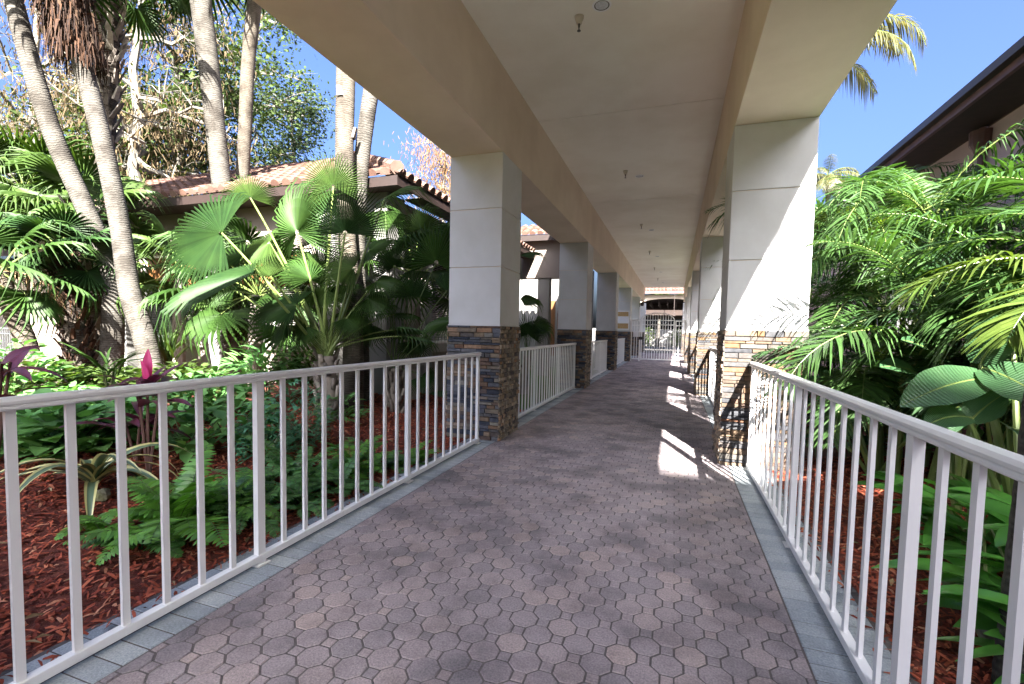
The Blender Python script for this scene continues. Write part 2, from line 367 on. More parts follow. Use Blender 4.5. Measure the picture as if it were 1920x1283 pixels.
def border(x0, x1, y0, y1, n, skew=0):
    b = MB(); y = y0; d = .103
    while y < y1:
        u = x0
        for k in range(n):
            L = (x1 - x0) / n
            cx, cy_ = u + L / 2, y + d / 2 + (k * .045); hx, hy = L / 2 - .0026, d / 2 - .0026
            poly_tile(b, cx, cy_, [(hx, -hy), (hx, hy), (-hx, hy), (-hx, -hy)], R.uniform(-.001, .0015), .006, .009); u += L
        y += d
    return b
st(border(-2.372, -2.003, -.6, 33.2, 2).build('paver_border', BORDER))
st(border(.575, .935, -.8, 33.2, 2).build('paver_border', BORDER))

# bark chips: countless
def chips(x0, x1, y0, y1, n, seed):
    b = MB(); r = random.Random(seed)
    for _ in range(n):
        x = r.uniform(x0, x1) if r.random() > .008 else (r.uniform(-2.37, -2.22) if x0 < 0 else r.uniform(.86, .95)); y = r.uniform(y0, y1); z = max(bedz(x, y), -.004 if -2.37 < x < .94 else -9) + r.uniform(.002, .022)
        L = r.uniform(.012, .04); W = r.uniform(.004, .010); t = r.uniform(0, math.pi); p = r.uniform(-.45, .45)
        d = V((math.cos(t) * math.cos(p), math.sin(t) * math.cos(p), math.sin(p))) * L
        s_ = V((-math.sin(t), math.cos(t), r.uniform(-.6, .6))).normalized() * W
        c = V((x, y, z)); u = V((0, 0, .006))
        b.face([c - d - s_ * .6, c + u - s_, c + u + s_, c - d + s_ * .5]); b.f[-1]
        n0 = len(b.v); b.v += [tuple(c + d - s_ * .4), tuple(c + d + s_ * .7)]
        b.f.append((n0 - 3, n0, n0 + 1, n0 - 2)); b.mi.append(0)
    return b
tag(chips(-5.2, -2.36, .5, 7.6, 26000, 3).build('bark_mulch', CHIP), 'red bark mulch chips spread over the left planting bed', 'mulch', None, 'stuff')
tag(chips(.95, 3.0, 1.2, 6.0, 17000, 4).build('bark_mulch', CHIP), 'red bark mulch chips behind the right hand railing', 'mulch', None, 'stuff')

def fallen(x0, x1, y0, y1, n, seed):
    b = MB(); r = random.Random(seed)
    for _ in range(n):
        x = r.uniform(x0, x1); y = r.uniform(y0, y1); z = bedz(x, y) + .024; t = r.uniform(0, 6.28); L = r.uniform(.02, .05); W = L * r.uniform(.15, .4)
        d = V((math.cos(t), math.sin(t), r.uniform(-.15, .25))) * L; e = V((-math.sin(t), math.cos(t), r.uniform(-.3, .3))) * W; c = V((x, y, z)); u = V((0, 0, .008))
        k = len(b.v); b.v += [tuple(q) for q in (c - d, c - e + u, c + d, c + e + u)]; b.f += [(k, k + 1, k + 2), (k, k + 2, k + 3)]; b.mi += [0, 0]
    return b
DRYL = mat('fallen_leaf', (.75, .75, .75), (1.2, 1.2, 1.2), scale=20, rough=.8, ramp=[(0, (.12, .07, .03)), (.5, (.30, .20, .10)), (.8, (.42, .34, .2)), (1, (.20, .22, .08))])
tag(fallen(-4.2, -2.4, .6, 5.6, 170, 5).build('fallen_leaves', DRYL), 'dry leaves and twigs fallen on the left bark mulch', 'leaf litter', None, 'stuff')
tag(fallen(1.0, 2.4, 1.4, 5.4, 90, 6).build('fallen_leaves', DRYL), 'dry leaves and twigs fallen on the right bark mulch', 'leaf litter', None, 'stuff')

# ------------------------------------------------------------------ columns and canopy
def stone_face(b, org, ux, n, W, Hh, lo, hi, seed, mi):
    r = random.Random(seed); z = 0; org = V(org); uz = V((0, 0, 1))
    while z < Hh - .006:
        h = min(r.choice((.028, .036, .044, .05, .058)), Hh - z)
        if Hh - z - h < .02: h = Hh - z
        u = 0
        while u < W - .001:
            l = r.uniform(lo, hi)
            if W - u - l < lo * .6: l = W - u
            p = r.uniform(.004, .026); e = .0025; c = r.uniform(.003, .007)
            hh = [(u + e * .5, z + e * .5), (u + l - e * .5, z + e * .5), (u + l - e * .5, z + h - e * .5), (u + e * .5, z + h - e * .5)]
            mu, mz = u + l / 2, z + h / 2; k = len(b.v)
            for (a, q) in hh: b.v.append(tuple(org + ux * a + uz * q))
            for (a, q) in hh: b.v.append(tuple(org + ux * (a + (c if a < mu else -c)) + uz * (q + (c if q < mz else -c)) + n * (p + r.uniform(-.004, .004))))
            b.f.append((k + 4, k + 5, k + 6, k + 7)); b.mi.append(mi)
            for i in range(4):
                j = (i + 1) % 4; b.f.append((k + i, k + j, k + 4 + j, k + 4 + i)); b.mi.append(mi)
            u += l
        z += h
def column_meshes(w, seed, inner):
    d = .73; hs = 1.395; b = MB()
    x0, x1, y0, y1 = -w / 2, w / 2, 0, d
    b.box(x0 + .006, x1 - .006, y0 + .006, y1 - .006, -.03, hs, 2)
    stone_face(b, (x0 - .012, y0 - .0, 0), V((1, 0, 0)), V((0, -1, 0)), w + .024, hs, .07, .27, seed, 0)
    stone_face(b, (x1 + .012, y1, 0), V((-1, 0, 0)), V((0, 1, 0)), w + .024, hs, .07, .27, seed + 1, 0)
    stone_face(b, (x1, y0 - .012, 0), V((0, 1, 0)), V((1, 0, 0)), d + .024, hs, .03, .10, seed + 2, 1)
    stone_face(b, (x0, y1 + .012, 0), V((0, -1, 0)), V((-1, 0, 0)), d + .024, hs, .03, .10, seed + 3, 1)
    stone = b.mesh('stone_base', [STONE if inner == 'left' else STONEW, STONE_SIDE, DARK])
    pans = []
    for z0, z1 in ((1.412, 2.098), (2.106, 2.788), (2.796, 3.438)):
        p = MB(); p.box(x0, x1, y0, y1, z0, z1); pans.append(p.mesh('panel', STUCCO))
    c = MB(); c.box(x0 + .012, x1 - .012, y0 + .012, y1 - .012, 1.396, 3.435)
    core = c.mesh('shaft', BEAM)
    l = MB(); l.box(x0 - .006, x1 + .006, y0 - .006, y1 + .006, 1.3955, 1.411); ledge = l.mesh('ledge', STUCCO)
    return stone, pans, core, ledge
ORD = ['first', 'second', 'third', 'fourth', 'fifth', 'sixth']
for side, w_, cx, sd in (('left', .68, -2.315, 11), ('right', .735, .8625, 51)):
    sm_, pm_, co_, le_ = column_meshes(w_, sd, side)
    for k in range(-1, 6):
        Y = 5.29 + 5.8 * k
        if k < 0: lab = 'stone based stucco column nearest the photographer on the %s edge of the walkway' % side
        else: lab = '%s stucco column with ledgestone base along the %s railing line, counted from the photographer' % (ORD[k], side)
        t = thing('column', lab, 'column', (cx, Y, 0), 'columns carrying the walkway canopy')
        inst('stone_base', sm_, t); inst('shaft', co_, t); inst('ledge', le_, t)
        for p in pm_:
            o = inst('panel', p, t); q = o.modifiers.new('b', 'BEVEL'); q.width = .005; q.segments = 2
t = thing('walkway_canopy', 'flat beige stucco canopy with deep beams over the paved walkway', 'canopy')
b = MB()
seams = [-1.8] + [2.25 + 4.49 * i for i in range(7)] + [33]
for a, c in zip(seams, seams[1:]):
    b.box(-1.978, .498, a + .007, c - .007, 4.375, 4.45)
b.build('ceiling', CEIL, t)
b = MB(); b.box(-3.3, 1.876, -2.0, 33.3, 4.602, 4.80); b.box(-1.97, .49, -1.8, 33, 4.46, 4.601); b.build('roof', ROOFM, t)
for x0, x1 in ((-2.655, -1.975), (.495, 1.232)):
    b = MB(); b.box(x0, x1, -1.8, 33, 3.44, 4.6); b.build('beam', BEAM, t, bevel=.004)

# ceiling fittings
def sprinkler():
    t = thing('ceiling_sprinkler', 'x', 'sprinkler', (0, 0, 4.375), 'fire sprinklers along the walkway ceiling')
    b = MB(); b.lathe((0, 0, 0), [(.0, 0), (.045, -.0), (.042, -.02), (.030, -.045), (.026, -.065), (0, -.066)]); b.sm = True; b.build('cup', BEIGE, t)
    b = MB(); b.lathe((0, 0, 0), [(.010, -.06), (.010, -.095), (.006, -.10), (.006, -.125), (.018, -.128), (.018, -.132), (0, -.133)], 12); b.build('head', BRASS, t)
    return t
def downlight():
    t = thing('downlight', 'x', 'downlight', (0, 0, 4.375), 'recessed lights along the walkway ceiling')
    b = MB(); b.lathe((0, 0, 0), [(.070, -.004), (.086, -.006), (.090, -.001)], 28); b.sm = True; b.build('trim', WHITE, t)
    b = MB(); b.lathe((0, 0, 0), [(.070, -.004), (.060, -.0015)], 28); b.build('gasket', BRASS, t)
    b = MB(); b.lathe((0, 0, 0), [(.060, -.0035), (.03, -.006), (0.0001, -.007)], 28); b.build('lens', LENS, t)
    return t
sp0, dl0 = sprinkler(), downlight()
ORDS = ['nearest', 'second nearest', 'third nearest', 'fourth nearest', 'fifth nearest', 'farthest']
for i in range(6):
    o = sp0 if i == 0 else copy_tree(sp0); o.location = (-.98, 4.65 + 4.55 * i, 4.375); o['label'] = 'small fire sprinkler on the walkway ceiling, %s the photographer of six' % ORDS[i]
    o = dl0 if i == 0 else copy_tree(dl0); o.location = (-.75, 4.55 + 5.02 * i, 4.375); o['label'] = 'round recessed downlight in the walkway ceiling, %s the photographer of six' % ORDS[i]

# ------------------------------------------------------------------ railings
def box_mesh(name, *a, m=WHITE):
    b = MB(); b.box(*a)
    if name == 'post': b.box(-.036, .036, -.042, .042, .0015, .009)
    return b.mesh(name, m)
BALM = box_mesh('baluster', -.008, .008, -.0145, .0145, .060, 1.038)
def postmesh(w=.024):
    return box_mesh('post', -w * .7, w * .7, -w, w, .0, 1.038)
POSTM = postmesh()
ENDM = postmesh(.022)
def railing(X, y0, y1, posts, label, pitch=.172):
    t = thing('railing', label, 'railing', (X, y0, .0), 'white railings along the walkway')
    L = y1 - y0
    b = MB()
    prof = [(-.022, 1.038), (-.028, 1.044), (-.028, 1.052), (-.022, 1.057), (-.030, 1.062), (-.031, 1.072), (-.022, 1.083), (.022, 1.083), (.031, 1.072), (.030, 1.062), (.022, 1.057), (.028, 1.052), (.028, 1.044), (.022, 1.038)]
    n = len(prof)
    for yy in (0, L):
        for (x, z) in prof: b.v.append((x, yy, z))
    for i in range(n):
        j = (i + 1) % n; b.f.append((i, i + n, j + n, j)); b.mi.append(0)
    b.f.append(tuple(range(n))); b.f.append(tuple(range(2 * n - 1, n - 1, -1))); b.mi += [0, 0]
    b.build('top_rail', WHITE, t)
    b = MB(); b.box(-.0215, .0215, 0, L, .022, .061); b.build('bottom_rail', WHITE, t, bevel=.003)
    ps = [p - y0 for p in posts]
    for p in ps: inst('post', POSTM, t, (0, p, 0))
    for p in (.03, L - .03): inst('post', ENDM, t, (0, p, 0))
    stops = sorted([.03] + ps + [L - .03])
    for a, c in zip(stops, stops[1:]):
        k = max(2, round((c - a) / pitch))
        for i in range(1, k): inst('baluster', BALM, t, (0, a + (c - a) * i / k, 0))
    return t
railing(-2.17, .33, 5.13, [.45, 2.0, 3.56], 'white metal railing in front of the ferns, left of the walkway nearest the photographer')
railing(-2.2, 6.10, 11.0, [7.6, 9.3], 'white railing between the first and second left columns')
railing(-2.2, 11.9, 16.5, [13.4, 15.0], 'white railing between the second and third left columns')
railing(-2.2, 17.7, 22.6, [19.4, 21.0], 'white railing between the third and fourth left columns')
railing(.755, .25, 5.22, [.33, 1.86, 3.39], 'white metal railing in front of the ginger plants, right of the walkway nearest the photographer')
railing(.76, 6.10, 11.0, [7.6, 9.3], 'white railing between the first and second right columns')
railing(.76, 11.9, 16.8, [13.5, 15.1], 'white railing between the second and third right columns')
railing(.76, 17.7, 22.6, [19.4, 21.0], 'white railing between the third and fourth right columns')

# gate
GY = 23.25
t = thing('gate', 'white arched metal gate closing the far end of the walkway', 'gate', (-1.5, GY, 0))
def bar(b, x0, x1, z0, z1, d=.02): b.box(x0, x1, -d, d, z0, z1)
b = MB(); bar(b, 0, .05, .05, 2.0); bar(b, 1.45, 1.5, .05, 2.0); bar(b, .05, 1.45, .08, .13); bar(b, .05, 1.45, 1.72, 1.76); bar(b, .05, 1.45, 1.93, 1.97)
arc = [(.025 + 1.45 * (.5 - .5 * math.cos(math.pi * i / 20)), 1.97 + .32 * math.sin(math.pi * i / 20)) for i in range(21)]
for (x0, z0), (x1, z1) in zip(arc, arc[1:]):
    c = V(((x0 + x1) / 2, 0, (z0 + z1) / 2)); d = V((x1 - x0, 0, z1 - z0)); b.obox(c, d * .55, V((0, .018, 0)), V((-d.z, 0, d.x)).normalized() * .02)
b.build('frame', WHITE, t)
for i in range(1, 12):
    x = .05 + 1.4 * i / 12; zt = 1.95 + .3 * math.sin(math.pi * math.acos(max(-1, min(1, 1 - 2 * x / 1.5))) / math.pi)
    b = MB(); b.box(x - .014, x + .014, -.014, .014, .10, zt); b.build('bar', WHITE, t)
b = MB(); b.box(-.10, .10, -.06, -.022, 1.02, 1.16); b.build('lock', BRONZE, t)
def gfence(x0, x1, zt, label):
    t = thing('fence_panel', label, 'fence', (x0, GY, 0)); L = x1 - x0
    b = MB(); bar(b, 0, .05, 0, zt); bar(b, L - .05, L, 0, zt); bar(b, .05, L - .05, .08, .13); bar(b, .05, L - .05, zt - .05, zt); bar(b, .05, L - .05, zt - .26, zt - .22); b.build('frame', WHITE, t)
    k = max(2, round((L - .1) / .12))
    for i in range(1, k):
        x = .05 + (L - .1) * i / k; b = MB(); b.box(x - .014, x + .014, -.014, .014, .1, zt - .02); b.build('bar', WHITE, t)
gfence(-1.97, -1.53, 1.95, 'white barred fence panel left of the arched gate, beside the fourth column')
gfence(.03, .49, 1.95, 'white barred fence panel right of the arched gate')
b = MB(); b.box(-1.86, -1.60, GY - .045, GY - .03, 1.15, 1.42); tag(b.build('paper_notice', PAPER), 'white paper notice taped to the fence panel beside the gate', 'notice', kind='thing')
# notice board on the fourth left column
t = thing('notice_board', 'white framed notice board with cork and paper on the fourth left column', 'notice board', (-2.23, 22.66, 1.55))
b = MB(); b.box(-.36, .22, 0, .03, -.08, .82); b.build('frame', WHITE, t)
for z0, z1, m in ((.56, .76, CORK), (.26, .52, PAPER), (-.02, .22, CORK)):
    b = MB(); b.box(-.31, .17, -.012, -.002, z0, z1); b.build('panel', m, t)
# arched board
t = thing('arched_board', 'low white board with a rounded top in front of the third left column', 'board', (-2.42, 16.72, 0))
b = MB(); P = [(.2, 0)] + [(.2 * math.cos(math.pi * i / 14), .74 + .2 * math.sin(math.pi * i / 14)) for i in range(15)] + [(-.2, 0)]
n = len(P)
for y in (0, .09): b.v += [(x, y, z) for x, z in P]
b.f.append(tuple(range(n))); b.f.append(tuple(range(2 * n - 1, n - 1, -1))); b.mi += [0, 0]
for i in range(n): j = (i + 1) % n; b.f.append((j, i, i + n, j + n)); b.mi.append(0)
b.build('board', STUCCO, t, bevel=.01)
b = MB(); b.box(-.24, .24, -.03, .12, 0, .05); b.build('foot', STUCCO, t)
# wall lamp on the fifth left column
t = thing('wall_lamp', 'small dark wall lamp on the inner face of the fifth left column', 'wall lamp', (-1.97, 28.5, 2.95))
b = MB(); b.box(.0, .03, -.08, .08, -.1, .1); b.build('backplate', BRONZE, t)
b = MB(); b.lathe((.14, 0, 0), [(.0, .2), (.1, .12), (.09, -.02), (.05, -.05), (0, -.05)], 12); b.build('shade', BRONZE, t)

# ------------------------------------------------------------------ buildings
def tiled_slope(b, e0, e1, up, hl, hr, length, w=.24, course=.36, inv=False):
    """barrel tiles: eave line e0->e1, up = slope vector per metre; hl / hr = length lost per metre at the left / right hip"""
    e0, e1, up = V(e0), V(e1), V(up); ex = (e1 - e0); W = ex.length; ex.normalize(); nn = ex.cross(up).normalized()
    if nn.z < 0: nn = -nn
    k = int(W / w)
    for i in range(k):
        s = (i + .5) * w
        Lx = min(length, s / hl if hl else 1e9, (W - s) / hr if hr else 1e9)
        nc = max(1, math.ceil(Lx / course))
        for c in range(nc):
            l0 = c * course; l1 = min(l0 + course + .05, Lx + .06)
            if l0 >= Lx: break
            A = []; Bq = []
            for j in range(7):
                th = math.pi * j / 6
                off = ex * (s - math.cos(th) * w * .36) + nn * (math.sin(th) * .075)
                A.append(e0 + off + up * l0 + nn * .035); Bq.append(e0 + off * 1 + up * l1)
            b.quadstrip(A, Bq)
            Cq = [e0 + ex * (s - w * .36 + w * .72 * j / 6) + up * l0 for j in range(7)]
            b.quadstrip(A, Cq)
            # pan between barrels
        p0 = e0 + ex * (s - w * .5); p1 = e0 + ex * (s + w * .5)
        b.face([p0 + nn * .01, p1 + nn * .01, p1 + up * Lx + nn * .01, p0 + up * Lx + nn * .01])

def window_front(t, x0, x1, z0, z1, y, blinds=True, shutters=0):
    """window in a wall facing -y, standing on y"""
    f = MB(); w = .05
    f.box(x0, x0 + w, y - .03, y + .04, z0, z1); f.box(x1 - w, x1, y - .03, y + .04, z0, z1)
    f.box(x0 + w, x1 - w, y - .03, y + .04, z0, z0 + w); f.box(x0 + w, x1 - w, y - .03, y + .04, z1 - w, z1)
    xm = (x0 + x1) / 2; f.box(xm - .025, xm + .025, y - .03, y + .04, z0 + w, z1 - w)
    fo = f.build('window', WHITE, t)
    g = MB(); g.box(x0 + w, x1 - w, y + .045, y + .05, z0 + w, z1 - w); g.build('pane', GLASS, fo)
    if blinds:
        bl = MB(); z = z0 + w + .02
        zt = z1 - w - shutters
        while z < zt:
            bl.obox(((x0 + x1) / 2, y + .015, z), V(((x1 - x0) / 2 - w - .004, 0, 0)), V((0, .014, .007)), V((0, -.0004, .0008))); z += .036
        bl.build('blind', BLIND, fo)
    if shutters:
        s_ = MB(); s_.box(x0 + w, x1 - w, y + .01, y + .03, z1 - w - shutters, z1 - w); s_.build('shade', SHUT, fo)
    so_ = MB(); so_.box(x0 - .08, x1 + .08, y - .13, y - .032, z0 - .16, z0 - .003); so_.build('sill', SILLM, fo)

LY = 6.9; LX = -4.6; EZ = 3.6
t = thing('building', 'single storey building with pink barrel tile roof behind the fan palms', 'building')
def wall_holes_front(b, x0, x1, y, z0, z1, th, holes):
    xs = x0
    for hx0, hx1, hz0, hz1 in holes:
        b.box(xs, hx0, y, y + th, z0, z1); b.box(hx0, hx1, y, y + th, z0, hz0); b.box(hx0, hx1, y, y + th, hz1, z1); xs = hx1
    b.box(xs, x1, y, y + th, z0, z1)
b = MB()
holes = [(-13.4, -11.5, 1.05, 2.75), (-10.6, -8.75, 1.05, 2.75), (-8.0, -6.2, 1.05, 2.75)]
wall_holes_front(b, -14.5, LX, LY, -.05, 3.55, .2, holes)
# side wall facing the walkway with its opening
xs = LY + .202
for hy0, hy1 in ((8.3, 10.1), (11.2, 13.0)):
    b.box(LX - .2, LX, xs, hy0, -.05, 3.55); b.box(LX - .2, LX, hy0, hy1, -.05, 1.05); b.box(LX - .2, LX, hy0, hy1, 2.75, 3.55); xs = hy1
b.box(LX - .2, LX, xs, 13.6, -.05, 3.55)
b.build('wall', WALLP, t)
for h in holes: window_front(t, *h, LY + .06, True, .62)
for hy0, hy1 in ((8.3, 10.1), (11.2, 13.0)):
    f = MB(); x = LX - .05
    f.box(x - .04, x, hy0, hy0 + .05, 1.05, 2.75); f.box(x - .04, x, hy1 - .05, hy1, 1.05, 2.75); f.box(x - .04, x, hy0 + .05, hy1 - .05, 1.05, 1.10); f.box(x - .04, x, hy0 + .05, hy1 - .05, 2.70, 2.75)
    fo = f.build('window', WHITE, t)
    g = MB(); g.box(x - .05, x - .045, hy0 + .05, hy1 - .05, 1.1, 2.7); g.build('pane', GLASS, fo)
    bl = MB(); z = 1.12
    while z < 2.68: bl.obox((x - .02, (hy0 + hy1) / 2, z), V((.014, 0, -.007)), V((0, (hy1 - hy0) / 2 - .055, 0)), V((.0004, 0, .0008))); z += .036
    bl.build('blind', BLIND, fo)
    s_ = MB(); s_.box(LX + .002, LX + .11, hy0 - .1, hy1 + .1, .88, 1.045); s_.build('sill', SILLM, fo)
for px0, px1 in ((-11.35, -10.8), (-8.58, -8.2), (-5.9, -5.52)):
    b = MB(); b.box(px0, px1, LY - .22, LY - .002, -.05, 3.5); b.build('pilaster', WALLW, t)
b = MB(); b.box(LX - .30, LX + .12, LY - .23, LY + .30, -.05, 3.545); b.build('pilaster', WALLW, t)
b = MB(); b.box(LX + .002, LX + .12, 7.95, 8.22, -.05, 3.5); b.build('pilaster', WALLW, t)
b = MB(); pitch = .50; cs = 1 / math.hypot(1, pitch)
tiled_slope(b, (-14.5, LY - .55, EZ + .10), (LX + .52, LY - .55, EZ + .10), (0, cs, cs * pitch), 0, cs, 3.8)
tiled_slope(b, (LX + .52, LY - .55, EZ + .10), (LX + .52, 13.9, EZ + .10), (-cs, 0, cs * pitch), cs, cs, 3.8)
for i in range(10):   # hip tiles
    p = V((LX + .50 - i * .37, LY - .53 + i * .37, EZ + .20 + i * .37 * pitch)); q = p + V((-.42, .42, .42 * pitch)); b.tube([p, q], [.11, .09], 8)
b.build('roof', TILE, t)
b = MB(); b.box(-14.5, LX + .5, LY - .53, LY - .50, EZ - .06, EZ + .09); b.box(LX + .47, LX + .5, LY - .497, 13.9, EZ - .06, EZ + .09); b.build('fascia', DKBROWN, t)
b = MB(); b.box(-14.5, LX + .468, LY - .498, LY - .003, EZ - .055, EZ - .03); b.box(LX + .122, LX + .467, LY + .302, 13.9, EZ - .055, EZ - .03); b.build('soffit', SOFFIT, t)
# further wing, left
t = thing('building', 'pinkish stucco wing with tile roof behind the white garden fence', 'building')
b = MB(); b.box(-34, -12.2, 9.6, 9.9, -.05, 3.4); b.build('wall', WALLP, t)
b = MB(); tiled_slope(b, (-34, 9.1, 3.6), (-11.6, 9.1, 3.6), (0, cs, cs * pitch), 0, cs, 3); b.build('roof', TILE, t)
b = MB(); b.box(-34, -11.6, 9.12, 9.15, 3.4, 3.6); b.build('fascia', DKBROWN, t)
# garden fence in front of it
t = thing('garden_fence', 'white picket fence in front of the pinkish wing', 'fence', (-21, 8.3, 0))
b = MB(); b.box(0, 9.6, -.02, .02, 1.08, 1.13); b.box(0, 9.6, -.02, .02, .93, .97); b.box(0, 9.6, -.02, .02, .1, .15); b.build('rails', WHITE, t)
PK = box_mesh('picket', -.012, .012, -.012, .012, .05, 1.09)
for i in range(81): inst('picket', PK, t, (.06 + i * .1185, -.001, 0))
for i in range(6): b = MB(); b.box(i * 1.9, i * 1.9 + .06, -.03, .03, -.05, 1.16); b.build('post', WHITE, t)

# porch beyond, between first and second columns
t = thing('porch', 'sunny stucco porch beyond the first left column', 'porch', (0, 0, 0))
b = MB(); b.box(-9.5, -2.75, 13.9, 14.3, 2.95, 4.15); b.build('beam', WALLP, t)
b = MB(); tiled_slope(b, (-9.5, 13.6, 4.2), (-2.7, 13.6, 4.2), (0, cs, cs * pitch), 0, 0, .9); b.build('roof', TILE, t)
b = MB(); b.box(-9.5, -2.72, 13.62, 13.66, 4.02, 4.2); b.build('fascia', DKBROWN, t)
for x in (-5.9, -4.0):
    b = MB(); b.box(x, x + .36, 13.95, 14.25, -.05, 2.945); b.build('pillar', WALLW, t)
b = MB(); stone_face(b, (-3.35, 13.9, -.05), V((1, 0, 0)), V((0, -1, 0)), .34, 2.0, .1, .17, 5, 0); stone_face(b, (-3.01, 13.9, -.05), V((0, 1, 0)), V((1, 0, 0)), .34, 2.0, .1, .17, 6, 0); b.box(-3.345, -3.015, 13.905, 14.24, -.05, 1.945)
b.build('brick_pier', BRICK, t)
b = MB(); b.box(-9.5, -2.9, 17.5, 17.7, -.05, 3.6); b.build('wall', WALLW, t)
b = MB(); b.box(-4.9, -4.3, 17.44, 17.497, .4, 2.5); b.build('door', SHUT, t)

# right building
RX = 4.0; RZ = 5.07
t = thing('house', 'mauve stucco building with dark brown eaves behind the feather palms', 'building')
b = MB(); b.box(4.78, 5.0, -9, 27, -.05, RZ - .22); b.build('wall', WALLM, t)
b = MB(); b.box(RX, RX + .06, -9, 27, RZ - .24, RZ); b.build('fascia', BROWN, t)
b = MB(); b.box(RX - .11, RX - .002, -9, 27, RZ - .13, RZ - .01); b.build('gutter', BRONZE, t)
b = MB(); b.box(RX + .062, 4.778, -9, 27, RZ - .21, RZ - .18); b.build('soffit', SOFFIT, t)
b = MB(); tiled_slope(b, (RX + .07, 27, RZ - .14), (RX + .07, -9, RZ - .14), (cs, 0, cs * pitch), 0, 0, 5.5); b.build('roof', TILE, t)
b = MB(); b.tube([(4.72, 10.1, 4.86), (4.72, 10.1, 4.55), (4.72, 10.1, .0)], .055, 10); b.build('downspout', BROWN, t)
b = MB(); b.lathe((4.70, 10.1, 4.4), [(.0, .42), (.16, .40), (.15, .18), (.06, 0), (0, 0)], 14); b.build('leader_head', BROWN, t)
for y0, y1 in ((2.2, 4.4), (5.8, 8.6), (11.5, 14.3)):
    f = MB(); X = 4.76
    f.box(X - .04, X + .018, y0, y0 + .09, 1.0, 3.5); f.box(X - .04, X + .018, y1 - .09, y1, 1.0, 3.5); f.box(X - .04, X + .018, y0 + .09, y1 - .09, 1.0, 1.09); f.box(X - .16, X + .018, y0 - .1, y1 + .1, 3.5, 3.72); f.box(X - .04, X + .018, y0 + .09, y1 - .09, 3.3, 3.497)
    fo = f.build('window', BRONZE, t); g = MB(); g.box(X + .0, X + .016, y0 + .09, y1 - .09, 1.09, 3.3); g.build('pane', GLASS, fo)

# pavilion beyond the gate
t = thing('pavilion', 'poolside pavilion with tile roof and arched beige beam beyond the gate', 'pavilion', (0, 38, 0))
b = MB(); tiled_slope(b, (-5, -.6, 4.55), (5, -.6, 4.55), (0, cs, cs * pitch), 0, 0, 4, .26); b.build('roof', TILE, t)
b = MB(); b.box(-5, 5, -.58, -.52, 4.33, 4.55); b.build('fascia', BROWN, t)
b = MB(); N_ = 24
for i in range(N_):
    x0 = -4.0 + 7.4 * i / N_; x1 = -4.0 + 7.4 * (i + 1) / N_
    za = lambda x: 3.45 + .55 * max(0, 1 - ((x + .45) / 2.4) ** 2) ** .5 if abs(x + .45) < 2.4 else 3.45
    k = len(b.v)
    for y in (0, .35): b.v += [(x0, y, za(x0)), (x1, y, za(x1)), (x1, y, 4.3), (x0, y, 4.3)]
    for q in ((0, 1, 2, 3), (7, 6, 5, 4), (0, 4, 5, 1), (3, 2, 6, 7)): b.f.append(tuple(k + i_ for i_ in q)); b.mi.append(0)
b.build('arched_beam', BEAM, t)
for x in (-4.2, 3.6):
    b = MB(); b.box(x, x + .6, 0, .6, 0, 4.3); b.build('pillar', WALLP, t)
b = MB()
for i in range(12): b.box(-3.9 + i * .65, -3.8 + i * .65, .8, 6.5, 3.55, 3.85)
b.box(-4, 4, .6, .9, 2.75, 3.15); b.box(-4, 4, 6.2, 6.5, 2.95, 3.35); b.box(-4, 4, .6, 6.5, 4.0, 4.1); b.box(-4.4, 4.4, 6.52, 6.6, 2.6, 4.4)  # solid back panel added to keep the opening under the arch dark
b.build('timber_frame', mat('dark_timber', (.016, .008, .006), (.026, .013, .009), scale=6, rough=.7), t)
b = MB(); b.box(-14, 14, 0, .25, 0, 1.75); tag(b.build('pool_wall', WALLW, loc=(0, 52, 0)), 'sunlit white wall far beyond the pavilion', 'wall', kind='thing')
b = MB(); b.box(-.02, .02, -.02, .02, 2.9, 4.9); b.box(-.1, .1, -.1, .1, 2.62, 2.9); tag(b.build('hanging_lantern', BRONZE, loc=(-.08, 36.6, 0)), 'dark lantern on a long rod in front of the pavilion roof', 'lantern', kind='thing')

